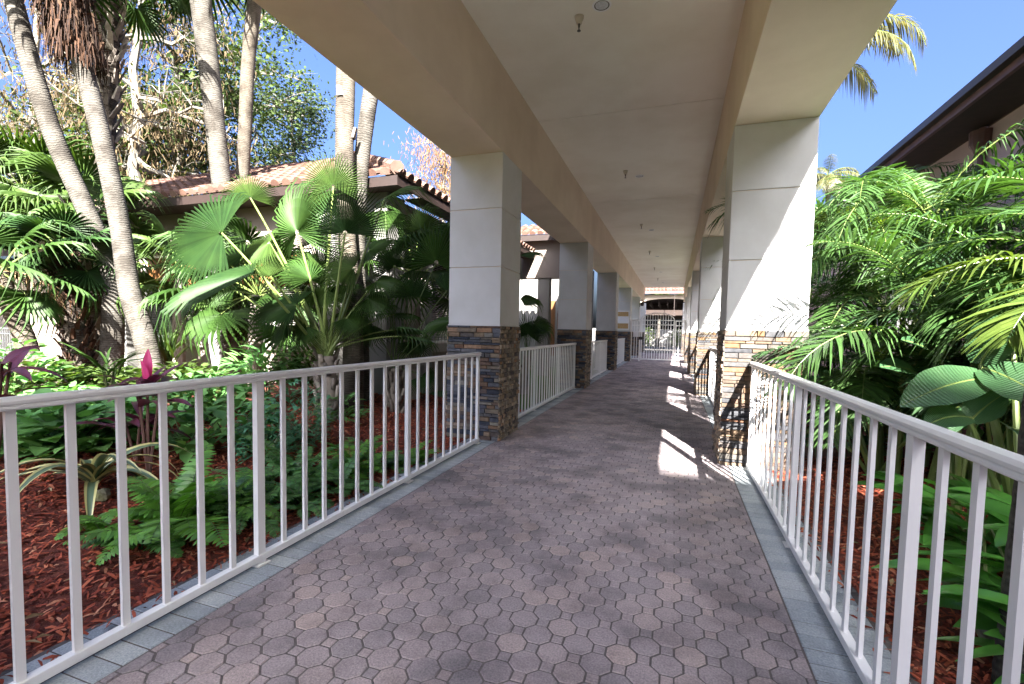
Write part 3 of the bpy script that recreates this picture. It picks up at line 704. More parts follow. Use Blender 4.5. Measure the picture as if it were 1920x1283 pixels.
# ------------------------------------------------------------------ vegetation generators
def frame(o, axis, normal):
    y = V(axis).normalized(); z = V(normal); z = (z - y * z.dot(y)).normalized(); x = y.cross(z)
    return V(o), x, y, z
def fan_leaf(b, o, axis, normal, Rr, span=rad(230), n=34, fold=.7, droop=.35, curl=.10, join=.46, r=R, mi=0):
    o, X, Y, Z = frame(o, axis, normal); da = span / n
    def P(rho, a, h): # radial distance, angle, height
        return o + (X * math.sin(a) + Y * math.cos(a)) * (rho * Rr) + Z * ((h - curl * rho * rho) * Rr)
    jn = join
    for i in range(n):
        a = -span / 2 + (i + .5) * da
        ll = (1 - .22 * (abs(a) / (span / 2)) ** 2) * r.uniform(.92, 1.06); tw = r.uniform(-.02, .02)
        dr = droop * r.uniform(.6, 1.5)
        h0 = fold * da * .5
        st_ = [(.04, 1, 0), (jn * .5, 1, 0), (jn, .95, 0), (jn + (ll - jn) * .22, .70, .08), (jn + (ll - jn) * .55, .46, .34), (jn + (ll - jn) * .82, .22, .72), (ll, .03, 1)]
        Lp, Cp, Rp = [], [], []
        for rho, wf, t in st_:
            hw = da * .5 * wf; dz = -dr * t * t * .5 * (ll - jn) / .45; aa = a + tw * t
            rr = rho * (1 - .12 * dr * t)
            if rho > jn: hw *= jn / rho * 1.15
            Lp.append(P(rr, aa - hw, dz - h0 * rho * wf)); Cp.append(P(rr, aa, dz + h0 * rho * wf)); Rp.append(P(rr, aa + hw, dz - h0 * rho * wf))
        k = len(b.v)
        for q in zip(Lp, Cp, Rp): b.v += [tuple(u) for u in q]
        for j in range(len(st_) - 1):
            m = k + 3 * j; b.f.append((m, m + 1, m + 4, m + 3)); b.f.append((m + 1, m + 2, m + 5, m + 4)); b.mi += [mi, mi]
def petiole(b, p0, p1, r0=.014, r1=.008, sag=.08, mi=0):
    p0, p1 = V(p0), V(p1); L = (p1 - p0).length
    pts = []
    for i in range(7):
        t = i / 6; p = p0.lerp(p1, t); p.z += sag * L * 4 * t * (1 - t); pts.append(p)
    b.tube(pts, [r0 + (r1 - r0) * i / 6 for i in range(7)], 6, mi=mi)
def frond(b, o, az_, elev, L, bend, n=44, ll=.38, lw=.024, vee=.55, droop=.5, r=R, start=.16, tipcut=.25, sect=3, mi=0, rm=1, fwd=.75, rr=.010, twist=0):
    """feather leaf: rachis curving under its weight, leaflets both sides"""
    o = V(o); p = o.copy(); pts = [p.copy()]; e = elev; N_ = 14
    A = V((math.cos(az_), math.sin(az_), 0)); S0 = V((-math.sin(az_), math.cos(az_), 0)); tans = []
    for i in range(N_):
        t = (i + .5) / N_; e2 = elev - bend * t ** 1.4
        d = A * math.cos(e2) + V((0, 0, 1)) * math.sin(e2); tans.append(d); p = p + d * (L / N_); pts.append(p.copy())
    tans.append(tans[-1])
    b.tube(pts, [rr * (1 - .85 * i / N_) for i in range(N_ + 1)], 5, cap=False, mi=rm)
    for i in range(n):
        t = start + (1 - start) * (i + .5) / n; q = t * N_; j = min(int(q), N_ - 1); c = pts[j].lerp(pts[j + 1], q - j); T = tans[j]
        S = S0; Nn = T.cross(S).normalized(); Nn = Nn if Nn.z > 0 else -Nn
        prof = math.sin(math.pi * min(1, (t - start) / (1 - start) * .86 + .14)) ** .55
        for sd in (-1, 1):
            l = ll * prof * r.uniform(.85, 1.1); f_ = fwd * (.5 + .9 * t) * r.uniform(.8, 1.2)
            D = (S * sd + T * f_ + Nn * vee * r.uniform(.6, 1.3)).normalized(); wd = lw * (.6 + .4 * prof) * r.uniform(.85, 1.1)
            Wd = D.cross(Nn).normalized(); Wd = (Wd + Nn * r.uniform(-.4, .4)).normalized()
            k = len(b.v); g = droop * r.uniform(.5, 1.5)
            for s in range(sect + 1):
                u = s / sect; pp = c + D * (l * u) - V((0, 0, 1)) * (g * l * u * u); ww = wd * (.35 + 1.3 * u) if u < .45 else wd * 1.0 * (1 - u) ** .8 / .62
                ww = min(ww, wd)
                b.v += [tuple(pp - Wd * (ww * .5)), tuple(pp + Wd * (ww * .5))]
            for s in range(sect):
                m = k + 2 * s; b.f.append((m, m + 1, m + 3, m + 2)); b.mi.append(mi)
def blade(b, o, az_, elev, L, W, bend, n=12, cup=.18, wave=.0, r=R, shape='paddle', mi=0, roll_=0.0, tip=.0):
    """undivided leaf with a midrib, uv: x across, y along"""
    A = V((math.cos(az_), math.sin(az_), 0)); S = V((-math.sin(az_), math.cos(az_), 0)); Zz = V((0, 0, 1)); p = V(o)
    ph = r.uniform(0, 6); rows = []
    for i in range(n + 1):
        t = i / n; e = elev - bend * t; d = A * math.cos(e) + Zz * math.sin(e); N_ = -A * math.sin(e) + Zz * math.cos(e)
        s = S * math.cos(roll_) + N_ * math.sin(roll_); nn = N_ * math.cos(roll_) - S * math.sin(roll_)
        if shape == 'paddle': wv = (math.sin(math.pi * min(1, t * .93 + .07)) ** .6) * (1 if t < .6 else 1 - .25 * (t - .6) / .4)
        elif shape == 'strap': wv = min(1, .55 + t * 1.6) * (1 - t ** 2.6)
        elif shape == 'heart': wv = (math.sin(math.pi * min(1, t * .8 + .2)) ** .8) * (1.25 - .5 * t)
        else: wv = math.sin(math.pi * (t * .96 + .04)) ** .8
        hw = max(.002, W * .5 * wv)
        row = []
        for u in (-1, -.5, 0, .5, 1):
            q = p + s * (hw * u) + nn * (cup * hw * u * u + wave * hw * abs(u) * math.sin(ph + t * 22 + u)); row.append((q, ((u + 1) / 2, t)))
        rows.append(row); p = p + d * (L / n)
    k = len(b.v)
    for row in rows:
        for q, uv in row: b.uv[len(b.v)] = uv; b.v.append(tuple(q))
    for i in range(n):
        for j in range(4):
            m = k + i * 5 + j; b.f.append((m, m + 1, m + 6, m + 5)); b.mi.append(mi)
def leaf_cloud(b, c, rx, ry, rz, n, L, W, r, shell=.45, shape='leaf', bend=.7, lay=3, up=.3, mi=0, zmin=None):
    c = V(c)
    for _ in range(n):
        while True:
            d = V((r.uniform(-1, 1), r.uniform(-1, 1), r.uniform(-1, 1)))
            if .05 < d.length < 1: break
        d = d.normalized() * (shell + (1 - shell) * r.random() ** .7) ; p = c + V((d.x * rx, d.y * ry, d.z * rz))
        if zmin is not None and p.z < zmin: p.z = zmin + r.random() * rz * .4
        az_ = math.atan2(d.y, d.x) + r.uniform(-.9, .9); s = r.uniform(.6, 1.25)
        blade(b, p, az_, up + r.uniform(-.5, .6), L * s, W * s, bend * r.uniform(.5, 1.5), n=lay, cup=.15, r=r, shape=shape, mi=mi, roll_=r.uniform(-.4, .4))
def quadleaf(b, p, s, r, mi=0, asp=.5):
    d = V((r.gauss(0, 1), r.gauss(0, 1), r.gauss(0, .7))).normalized(); e = d.cross(V((r.gauss(0, 1), r.gauss(0, 1), r.gauss(0, 1)))).normalized()
    b.face([p, p + d * s * .5 + e * s * asp * .5, p + d * s, p + d * s * .5 - e * s * asp * .5], mi)
def wobble_path(p0, p1, r, amp, n):
    p0, p1 = V(p0), V(p1); out = []
    for i in range(n + 1):
        t = i / n; q = p0.lerp(p1, t); k = math.sin(math.pi * t)
        out.append(q + V((r.uniform(-1, 1), r.uniform(-1, 1), r.uniform(-.4, .4))) * amp * k)
    return out
def tree(label, base, top, cr, spread, nbr, nleaf, size, lm, seed, tr=.22, hang=0, asp=.5, clump=.7, bark=None, group='trees behind the tiled roof', low=-.5, name='tree'):
    """trunk with forking limbs; leaves in clumps round the branch ends"""
    r = random.Random(seed); base = V(base); t = thing(name, label, 'tree', base, group)
    top = V(top) - base; b = MB(); path = wobble_path((0, 0, 0), top, r, .25, 8)
    b.tube(path, [tr * (1 - .7 * i / 8) for i in range(9)], 8)
    ends = []
    for i in range(nbr):
        k = r.uniform(.35, 1); j = min(int(k * 8), 7); p = path[j].lerp(path[j + 1], k * 8 - j)
        a = r.uniform(0, 2 * math.pi); el_ = r.uniform(low, .9); L = cr * r.uniform(.55, 1.05) * (1.15 - .4 * k)
        q = p + V((math.cos(a) * math.cos(el_) * L * spread, math.sin(a) * math.cos(el_) * L * spread, math.sin(el_) * L))
        bp_ = wobble_path(p, q, r, .12 * L, 6); b.tube(bp_, [tr * .35 * (1 - .85 * u / 6) for u in range(7)], 5, cap=False)
        for s in range(3, 7):
            ends.append(bp_[s])
            for _ in range(3):
                d = V((r.gauss(0, 1), r.gauss(0, 1), r.gauss(0, .6))) * (.22 * L); e = bp_[s] + d
                b.tube([bp_[s], bp_[s].lerp(e, .5) + V((0, 0, .04 * L)), e], [tr * .08, tr * .05, tr * .02], 4, cap=False); ends.append(e)
    b.build('trunk', bark or GREYB, t)
    c = MB()
    dens = [r.random() ** 1.5 + .1 for _ in ends]; tot = sum(dens)
    for e, w_ in zip(ends, dens):
        for _ in range(int(nleaf * w_ / tot) + 1):
            p = e + V((r.gauss(0, 1), r.gauss(0, 1), r.gauss(0, .7) - hang * abs(r.gauss(0, 1)))) * (clump * .5)
            if hang:
                s = size * r.uniform(.6, 1.4); d = V((r.gauss(0, .35), r.gauss(0, .35), -1)).normalized(); e2 = d.cross(V((r.gauss(0, 1), r.gauss(0, 1), 0))).normalized() * s * asp
                c.face([p - e2 * .5, p + e2 * .5, p + d * s + e2 * .3, p + d * s - e2 * .3])
            else: quadleaf(c, p, size * r.uniform(.6, 1.4), r, asp=asp)
    c.build('crown', lm, t); return t
def smooth_path(pts, k=6):
    pts = [V(p) for p in pts]; out = []
    P = [pts[0] * 2 - pts[1]] + pts + [pts[-1] * 2 - pts[-2]]
    for i in range(1, len(P) - 2):
        for j in range(k):
            t = j / k; a, b_, c, d = P[i - 1], P[i], P[i + 1], P[i + 2]
            out.append(.5 * ((2 * b_) + (c - a) * t + (2 * a - 5 * b_ + 4 * c - d) * t * t + (3 * b_ - 3 * c + d - a) * t ** 3))
    out.append(pts[-1]); return out
def trunk_mesh(pts, rads, ring=.004, k=8):
    sp = smooth_path(pts, k); n = len(sp); rr = []
    for i in range(n):
        t = i / (n - 1) * (len(rads) - 1); j = min(int(t), len(rads) - 2); rr.append(rads[j] + (rads[j + 1] - rads[j]) * (t - j))
    # resample finely so that leaf-scar rings stand out
    P, Q = [], []
    for i in range(n - 1):
        L = (sp[i + 1] - sp[i]).length; m = max(1, int(L / .035))
        for s in range(m):
            u = s / m; P.append(sp[i].lerp(sp[i + 1], u)); Q.append(rr[i] + (rr[i + 1] - rr[i]) * u)
    P.append(sp[-1]); Q.append(rr[-1])
    Q = [q + (ring * .5 if i % 3 == 0 else -ring * .3) * R.uniform(.3, 1.2) for i, q in enumerate(Q)]
    b = MB(); b.tube(P, Q, 14); b.sm = True; return b, sp, rr
def boots(b, sp, rr, n, L, W, r, up=.75, mi=0):
    m = len(sp) - 1
    for i in range(n):
        t = (i + r.random()) / n * m; j = min(int(t), m - 1); p = sp[j].lerp(sp[j + 1], t - j); T = (sp[j + 1] - sp[j]).normalized()
        a = i * 2.4 + r.uniform(-.3, .3); d = V((math.cos(a), math.sin(a), 0)); s = d.cross(T).normalized(); rd = rr[j]
        c = p + d * rd; tip = (d * (1 - up) + T * up + s * r.uniform(-.3, .3)).normalized(); l = L * r.uniform(.6, 1.3); w_ = W * r.uniform(.7, 1.2)
        k = len(b.v); th = d * .018
        for q, ww in ((c - T * .03, w_), (c + tip * l, w_ * .55)):
            b.v += [tuple(q - s * ww - th), tuple(q + s * ww - th), tuple(q + s * ww * .8 + th), tuple(q - s * ww * .8 + th)]
        for q in ((0, 3, 2, 1), (4, 5, 6, 7), (0, 1, 5, 4), (1, 2, 6, 5), (2, 3, 7, 6), (3, 0, 4, 7)): b.f.append(tuple(k + u for u in q)); b.mi.append(mi)
def shag(b, sp, rr, n, L, r, W=.012, mi=0, out=.4):
    """loose hanging fibre round a trunk"""
    m = len(sp) - 1
    for _ in range(n):
        t = r.random() * m; j = min(int(t), m - 1); p = sp[j].lerp(sp[j + 1], t - j); a = r.uniform(0, 2 * math.pi)
        d = V((math.cos(a), math.sin(a), 0)); s = V((-d.y, d.x, 0)); l = L * r.uniform(.5, 1.4); w_ = W * r.uniform(.6, 1.6)
        q0 = p + d * rr[j] * r.uniform(.9, 1.1); q1 = q0 + d * l * out * r.uniform(.5, 1.3) + V((0, 0, r.uniform(-.2, .35) * l)) + s * r.uniform(-.3, .3) * l; q2 = q1 + V((0, 0, -l * .7)) + d * r.uniform(-.1, .2) * l
        b.quadstrip([q0 - s * w_, q1 - s * w_, q2 - s * w_ * .4], [q0 + s * w_, q1 + s * w_, q2 + s * w_ * .4], mi=mi)
def vdir(x0, y0, x1, y1):
    """direction across the line of sight"""
    return (RT * (x1 - x0) - UP * (y1 - y0)).normalized()
def gz(p, dz=0): return V((p.x, p.y, bedz(p.x, p.y) + dz))

# ------------------------------------------------------------------ fan palms, left
def fan_crown(t, c, n, Rr, pl, r, m=FAN, e0=-.5, e1=1.35, span=rad(240), az0=0, azr=2 * math.pi, pm=PET, nseg=30):
    """n fan leaves on stalks round the growing point c (local to t); each leaf is a part"""
    for i in range(n):
        a = az0 + azr * (i + r.uniform(-.3, .3)) / n if azr < 6 else i * 2.399 + r.uniform(-.3, .3)
        el_ = e0 + (e1 - e0) * (i + .5) / n; l = pl * r.uniform(.8, 1.15)
        d = V((math.cos(a) * math.cos(el_), math.sin(a) * math.cos(el_), math.sin(el_))); h = V(c) + d * l - V((0, 0, .10 * l))
        b = MB(); petiole(b, c, h, .013, .007, .06, mi=1)
        nrm = V((0, 0, 1)) * math.cos(el_) - V((math.cos(a), math.sin(a), 0)) * math.sin(el_) * .8 + V((r.uniform(-.4, .4), r.uniform(-.4, .4), 0))
        ax = (d - V((0, 0, .35 + .2 * (1.3 - el_) * .4))).normalized()
        fan_leaf(b, h, ax, nrm, Rr * r.uniform(.85, 1.1), span, nseg, droop=r.uniform(.35, .9), r=r)
        b.build('frond', [m, pm], t)
# the big one
rr_ = random.Random(21)
base = gz(pt(618, 720, 6.0)); crown = pt(612, 668, 6.0)
t = thing('fan_palm', 'big fan palm with bright stalks spreading above the left railing beside the ringed trunks', 'palm', base)
b, sp, q = trunk_mesh([V((0, 0, -.05)), (crown - base) * .5, (crown - base)], [.13, .12, .10]); boots(b, sp, q, 26, .16, .045, rr_); b.build('trunk', BOOT, t)
c0 = crown - base
BIG = [  # hastula px, depth, leaf axis (px vector), normal mix (toward viewer, up, right), radius m, span deg, droop, material
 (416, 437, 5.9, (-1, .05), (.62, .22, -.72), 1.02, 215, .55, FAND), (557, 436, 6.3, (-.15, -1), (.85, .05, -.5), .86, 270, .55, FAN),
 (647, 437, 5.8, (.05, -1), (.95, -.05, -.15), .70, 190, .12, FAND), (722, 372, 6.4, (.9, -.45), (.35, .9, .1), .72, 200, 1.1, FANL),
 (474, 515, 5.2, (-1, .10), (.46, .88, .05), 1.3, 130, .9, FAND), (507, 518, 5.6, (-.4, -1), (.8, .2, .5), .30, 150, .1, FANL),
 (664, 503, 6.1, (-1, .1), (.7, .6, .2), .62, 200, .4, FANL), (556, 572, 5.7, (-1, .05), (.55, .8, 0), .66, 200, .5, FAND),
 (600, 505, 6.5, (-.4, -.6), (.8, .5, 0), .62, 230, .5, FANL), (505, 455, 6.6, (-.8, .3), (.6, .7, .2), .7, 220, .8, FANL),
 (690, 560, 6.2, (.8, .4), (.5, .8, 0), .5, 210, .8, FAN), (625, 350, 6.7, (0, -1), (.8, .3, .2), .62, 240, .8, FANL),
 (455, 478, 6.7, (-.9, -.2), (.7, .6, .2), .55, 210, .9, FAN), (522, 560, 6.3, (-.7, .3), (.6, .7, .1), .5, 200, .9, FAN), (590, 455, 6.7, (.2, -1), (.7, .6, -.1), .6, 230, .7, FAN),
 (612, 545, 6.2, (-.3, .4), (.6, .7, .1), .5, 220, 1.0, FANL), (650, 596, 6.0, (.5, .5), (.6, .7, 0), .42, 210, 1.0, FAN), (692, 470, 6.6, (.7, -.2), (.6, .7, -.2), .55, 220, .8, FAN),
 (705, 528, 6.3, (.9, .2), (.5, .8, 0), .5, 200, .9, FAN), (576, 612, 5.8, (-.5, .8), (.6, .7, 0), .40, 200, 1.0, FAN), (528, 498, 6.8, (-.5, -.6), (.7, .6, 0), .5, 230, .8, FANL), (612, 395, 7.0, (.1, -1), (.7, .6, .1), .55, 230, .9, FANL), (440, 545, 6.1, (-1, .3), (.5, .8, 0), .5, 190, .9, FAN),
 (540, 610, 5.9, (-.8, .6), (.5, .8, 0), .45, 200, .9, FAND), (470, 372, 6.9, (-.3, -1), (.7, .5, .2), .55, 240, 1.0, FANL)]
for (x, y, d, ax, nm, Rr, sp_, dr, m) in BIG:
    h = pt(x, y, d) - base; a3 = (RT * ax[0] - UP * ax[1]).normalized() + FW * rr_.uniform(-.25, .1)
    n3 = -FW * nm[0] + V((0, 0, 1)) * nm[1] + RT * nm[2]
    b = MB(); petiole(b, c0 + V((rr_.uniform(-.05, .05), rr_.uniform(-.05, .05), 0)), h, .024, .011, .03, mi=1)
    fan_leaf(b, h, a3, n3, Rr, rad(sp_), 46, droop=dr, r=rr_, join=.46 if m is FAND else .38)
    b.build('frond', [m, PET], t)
fan_crown(t, c0 + V((0, 0, .05)), 9, .5, 1.15, rr_, FAN, .25, 1.3, az0=.6, azr=2.6, pm=PET, nseg=30)
# second one by the first column
base = gz(pt(742, 770, 6.9)); crown = pt(742, 690, 6.9)
t = thing('fan_palm', 'darker fan palm between the white pilaster and the first left column', 'palm', base)
b, sp, q = trunk_mesh([V((0, 0, -.05)), (crown - base) * .5, (crown - base)], [.09, .085, .08]); boots(b, sp, q, 22, .15, .04, rr_); b.build('trunk', BOOT, t)
c0 = crown - base
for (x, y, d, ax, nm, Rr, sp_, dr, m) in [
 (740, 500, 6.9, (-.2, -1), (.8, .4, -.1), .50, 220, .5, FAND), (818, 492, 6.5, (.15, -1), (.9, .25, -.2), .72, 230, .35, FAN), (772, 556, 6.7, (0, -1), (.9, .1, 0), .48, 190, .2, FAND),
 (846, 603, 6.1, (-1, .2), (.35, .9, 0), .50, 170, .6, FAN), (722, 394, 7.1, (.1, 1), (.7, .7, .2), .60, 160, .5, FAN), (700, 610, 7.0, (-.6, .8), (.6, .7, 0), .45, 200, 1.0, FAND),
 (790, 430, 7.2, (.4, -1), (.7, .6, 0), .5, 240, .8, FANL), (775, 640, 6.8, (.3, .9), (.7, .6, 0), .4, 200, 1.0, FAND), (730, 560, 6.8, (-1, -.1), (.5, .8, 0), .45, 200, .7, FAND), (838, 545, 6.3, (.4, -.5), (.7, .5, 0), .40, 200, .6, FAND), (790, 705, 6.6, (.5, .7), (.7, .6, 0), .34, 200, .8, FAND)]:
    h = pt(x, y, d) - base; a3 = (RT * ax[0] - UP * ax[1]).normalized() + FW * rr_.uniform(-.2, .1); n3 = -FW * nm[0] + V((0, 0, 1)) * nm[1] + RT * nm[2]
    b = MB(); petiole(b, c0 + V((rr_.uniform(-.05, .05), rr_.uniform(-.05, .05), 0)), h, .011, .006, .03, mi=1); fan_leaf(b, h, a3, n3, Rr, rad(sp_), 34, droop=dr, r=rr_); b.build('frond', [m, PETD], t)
# fan palm seen between first and second columns
base = V((-3.05, 9.6, 0)); t = thing('fan_palm', 'fan palm leaning out beside the back of the first left column', 'palm', base)
b, sp, q = trunk_mesh([V((0, 0, -.05)), V((.05, 0, .4)), V((.1, 0, .8))], [.09, .08, .07]); boots(b, sp, q, 14, .14, .04, rr_); b.build('trunk', BOOT, t)
c0 = V((.1, 0, .8))
for (x, y, d, ax, nm, Rr, sp_, dr, m) in [(975, 480, 10.2, (1, -.25), (.3, .9, 0), .62, 130, .6, FAN), (975, 560, 10.0, (1, .1), (.4, .8, 0), .62, 140, .7, FAN), (990, 628, 9.6, (.2, -1), (.9, .2, 0), .45, 230, .3, FAND), (1000, 606, 9.8, (1, .4), (.6, .7, 0), .6, 170, .7, FAN), (975, 610, 10.1, (.2, 1), (.7, .6, 0), .5, 200, .6, FAN)]:
    h = pt(x, y, d) - base; a3 = (RT * ax[0] - UP * ax[1]).normalized(); n3 = -FW * nm[0] + V((0, 0, 1)) * nm[1] + RT * nm[2]
    b = MB(); petiole(b, c0, h, .011, .006, .03, mi=1); fan_leaf(b, h, a3, n3, Rr, rad(sp_), 32, droop=dr, r=rr_); b.build('frond', [m, PETD], t)

# ------------------------------------------------------------------ tall palms, left
def tall_palm(label, pts, rads, bark, crown=None, extra=None, seed=1, name='palm', gp='slim palms in the left bed'):
    """pts: (px, py, depth) along the trunk; first is at the ground"""
    r = random.Random(seed); W = [pt(*p) for p in pts]; base = gz(W[0]) ; W[0] = base - V((0, 0, .1))
    t = thing(name, label, 'palm', base, gp); loc = [w_ - base for w_ in W]
    b, sp, q = trunk_mesh(loc, rads); b.build('trunk', bark, t)
    if extra: extra(t, sp, q, r)
    if crown:
        n, Rr, pl, m = crown; fan_crown(t, loc[-1], n, Rr, pl, r, m, nseg=24)
    return t, loc, sp, q
def ex_brown(t, sp, q, r):
    n = len(sp); b = MB(); s2 = sp[int(n * .69):]; q2 = [x + .07 for x in q[int(n * .69):]]
    s2 = [p for p in s2]
    boots(b, s2, q2, 40, .2, .04, r, .5); shag(b, s2, q2, 2400, .26, r, .006, out=.5); shag(b, s2, q2, 260, .28, r, .014, out=.55); b.build('dry_skirt', FIBRE, t)
def ex_boots(lo, hi, n, L, W, shagn=0, m=None):
    def f(t, sp, q, r):
        k = len(sp); s2 = sp[int(k * lo):int(k * hi)]; q2 = q[int(k * lo):int(k * hi)]; b = MB(); boots(b, s2, q2, n, L, W, r, .7)
        if shagn: shag(b, s2, q2, shagn, .2, r, .012, out=.3)
        b.build('boots', m or BOOT, t)
    return f
tall_palm('pale leaning palm trunk crossing in front of the others, leftmost of the tall ones', [(205, 690, 7.6), (212, 590, 7.6), (205, 500, 7.6), (158, 385, 7.5), (95, 240, 7.3), (30, 20, 7.0), (0, -110, 6.8), (-30, -330, 6.6)], [.17, .15, .135, .13, .125, .12, .115, .11], RING, (16, .8, .8, FAN), seed=31)
tall_palm('palm with shaggy reddish brown skirt under its crown, trunk ending in a mossy base', [(296, 712, 7.2), (270, 630, 7.2), (243, 545, 7.2), (226, 430, 7.2), (200, 300, 7.1), (168, 170, 7.0), (138, 70, 6.9), (105, -40, 6.8), (70, -160, 6.7)], [.15, .15, .14, .13, .125, .12, .12, .15, .16], RING, (16, .85, .85, FAN), ex_brown, 32)
tall_palm('palm with criss cross grey leaf bases behind the brown skirted trunk', [(190, 640, 9.6), (188, 480, 9.6), (196, 300, 9.5), (202, 130, 9.4), (203, 20, 9.3), (205, -90, 9.2)], [.16, .15, .16, .18, .19, .18], RINGD, (18, .9, .95, FAN), ex_boots(.42, 1, 120, .26, .06), 33)
tall_palm('tall straight grey palm trunk left of the slim pale one', [(436, 705, 9.0), (432, 560, 9.0), (418, 372, 8.9), (404, 240, 8.8), (390, 110, 8.7), (374, -20, 8.6), (360, -170, 8.5)], [.18, .17, .165, .165, .17, .175, .16], RING, (16, .95, .9, FAN), seed=34)
tall_palm('slim pale palm trunk beside the tall straight grey one', [(466, 700, 9.4), (464, 560, 9.4), (455, 370, 9.4), (460, 230, 9.3), (466, 110, 9.2), (478, 0, 9.1), (490, -120, 9.0)], [.125, .12, .115, .12, .12, .13, .13], RINGT, (14, .8, .8, FAN), seed=35)
tall_palm('thick ringed tan palm trunk rising in front of the tile roof', [(655, 795, 6.7), (662, 690, 6.8), (660, 560, 6.9), (650, 440, 7.0), (646, 300, 7.0), (648, 160, 7.0), (652, -60, 7.0), (655, -260, 7.0)], [.20, .15, .13, .13, .132, .138, .14, .13], RINGT, (18, .95, .9, FAN), ex_boots(.60, .72, 3, .1, .05), 36)
tall_palm('ringed palm trunk leaning right, close beside the thick tan one', [(676, 780, 7.3), (676, 640, 7.3), (670, 480, 7.3), (676, 330, 7.3), (690, 210, 7.2), (712, 80, 7.1), (740, -80, 7.0), (760, -260, 7.0)], [.15, .125, .12, .118, .118, .12, .12, .12], RING, (16, .9, .9, FAN), seed=37)
def ex_skirt(t, sp, q, r):
    b = MB(); boots(b, sp, q, 130, .16, .035, r, .6); shag(b, sp, q, 260, .14, r, .010, out=.5); b.build('boots', FIBRE, t)
tall_palm('short palm with rusty fibrous trunk in front of the white garden fence', [(154, 725, 7.4), (146, 650, 7.4), (132, 560, 7.4), (118, 480, 7.4)], [.15, .15, .14, .11], RINGD, (15, .62, .5, FAND), ex_skirt, 38, gp='short palms in the left bed')
def ex_dry(t, sp, q, r):
    b = MB()
    for i in range(7): frond(b, sp[-1], r.uniform(0, 6.28), r.uniform(.0, .5), .8, 1.9, 24, .28, .014, droop=.9, r=r)
    b.build('dry_skirt', [DRY, DRY], t)
tall_palm('leaning young palm with hanging dead leaves at the far left', [(75, 705, 6.7), (48, 640, 6.7), (20, 575, 6.7), (0, 510, 6.6)], [.13, .12, .11, .10], RINGT, (13, .7, .6, FAN), ex_dry, 39, gp='short palms in the left bed')
tall_palm('short palm with dark grey leaf bases hidden behind the crossing trunks', [(190, 660, 8.4), (176, 560, 8.4), (165, 480, 8.4), (158, 405, 8.4)], [.16, .16, .16, .14], RINGD, (14, .75, .7, FANL), ex_boots(0, 1, 90, .34, .06), 40, gp='short palms in the left bed')
tall_palm('light green fan palm behind the leaning trunk, at the left edge', [(40, 690, 9.8), (42, 560, 9.8), (44, 440, 9.8), (45, 360, 9.8)], [.13, .12, .12, .11], RINGD, (20, .95, .8, FANL), seed=41, gp='short palms in the left bed')
tall_palm('light fan palm between the two leaning trunks and the fence', [(130, 690, 10.5), (132, 560, 10.5), (134, 400, 10.5)], [.13, .12, .11], RINGD, (20, .85, .8, FANL), seed=42, gp='short palms in the left bed')

tall_palm('bushy fan palm in front of the blinds, behind the long horizontal leaf', [(478, 690, 7.9), (480, 620, 7.9), (484, 555, 7.9)], [.12, .11, .10], BOOT, (22, .72, .95, FAN), seed=43, gp='short palms in the left bed')
tall_palm('bushy fan palm against the side wall, behind the darker one', [(775, 700, 8.0), (776, 600, 8.0), (778, 520, 8.0)], [.12, .11, .10], BOOT, (16, .6, .75, FAN), seed=44, gp='short palms in the left bed')
tall_palm('bushy fan palm left of the white pilaster, between trunk and window', [(335, 690, 8.4), (336, 600, 8.4), (338, 520, 8.4)], [.11, .10, .09], BOOT, (16, .6, .7, FANL), seed=45, gp='short palms in the left bed')

# ------------------------------------------------------------------ trees behind
def far(x, y, d): return pt(x, y, d)
def gb(x, d):
    p = pt(x, 620, d); return V((p.x, p.y, -.05))
tree('tall bare limbed cypress with tan hanging needles, left of the palms', gb(60, 15), pt(70, -60, 15), 4.8, 1.0, 30, 15000, .16, CYP, 61, .2, hang=.9, asp=.16, clump=.9, low=-.4)
tree('cypress with tan needles and grey limbs behind the criss cross palm', gb(250, 13.5), pt(265, -60, 13.5), 3.4, .9, 26, 6000, .16, CYP, 62, .22, hang=.8, asp=.16, clump=.8, low=-.5)
tree('broad green tree behind the tall straight palm trunk', gb(345, 16), pt(330, 110, 16), 4.4, .95, 36, 20000, .17, TREEG, 63, .24, low=-.6)
tree('olive green feathery tree low over the tile roof', gb(400, 17.5), pt(405, 265, 17.5), 2.7, 1.25, 26, 12000, .13, TREEY, 64, .14, asp=.35, low=-.6)
tree('dark green round topped tree against the blue sky, right of the slim palm', gb(548, 24), pt(548, 205, 24), 3.0, .85, 34, 15000, .17, TREED, 65, .2, low=-.7, clump=.75)
tree('light green tree reaching out under the canopy edge', gb(455, 19), pt(470, -20, 19), 3.6, .9, 24, 7000, .16, TREEG, 66, .2, clump=.7, low=-.3)
tree('rust coloured cypress beside the first left column', gb(835, 24), pt(835, 265, 24), 2.6, .9, 26, 6000, .17, CYPO, 67, .14, hang=.7, asp=.16, clump=.8, low=-.4)
tree('distant olive tree filling the gap behind the cypress', gb(150, 24), pt(150, 180, 24), 4.6, 1.1, 30, 12000, .2, TREEY, 68, .2, low=-.6)
tree('shady tree in front of the pinkish wing', gb(235, 13.0), pt(240, 390, 13.0), 1.7, 1.2, 20, 6000, .12, TREEG, 69, .1, low=-.3)

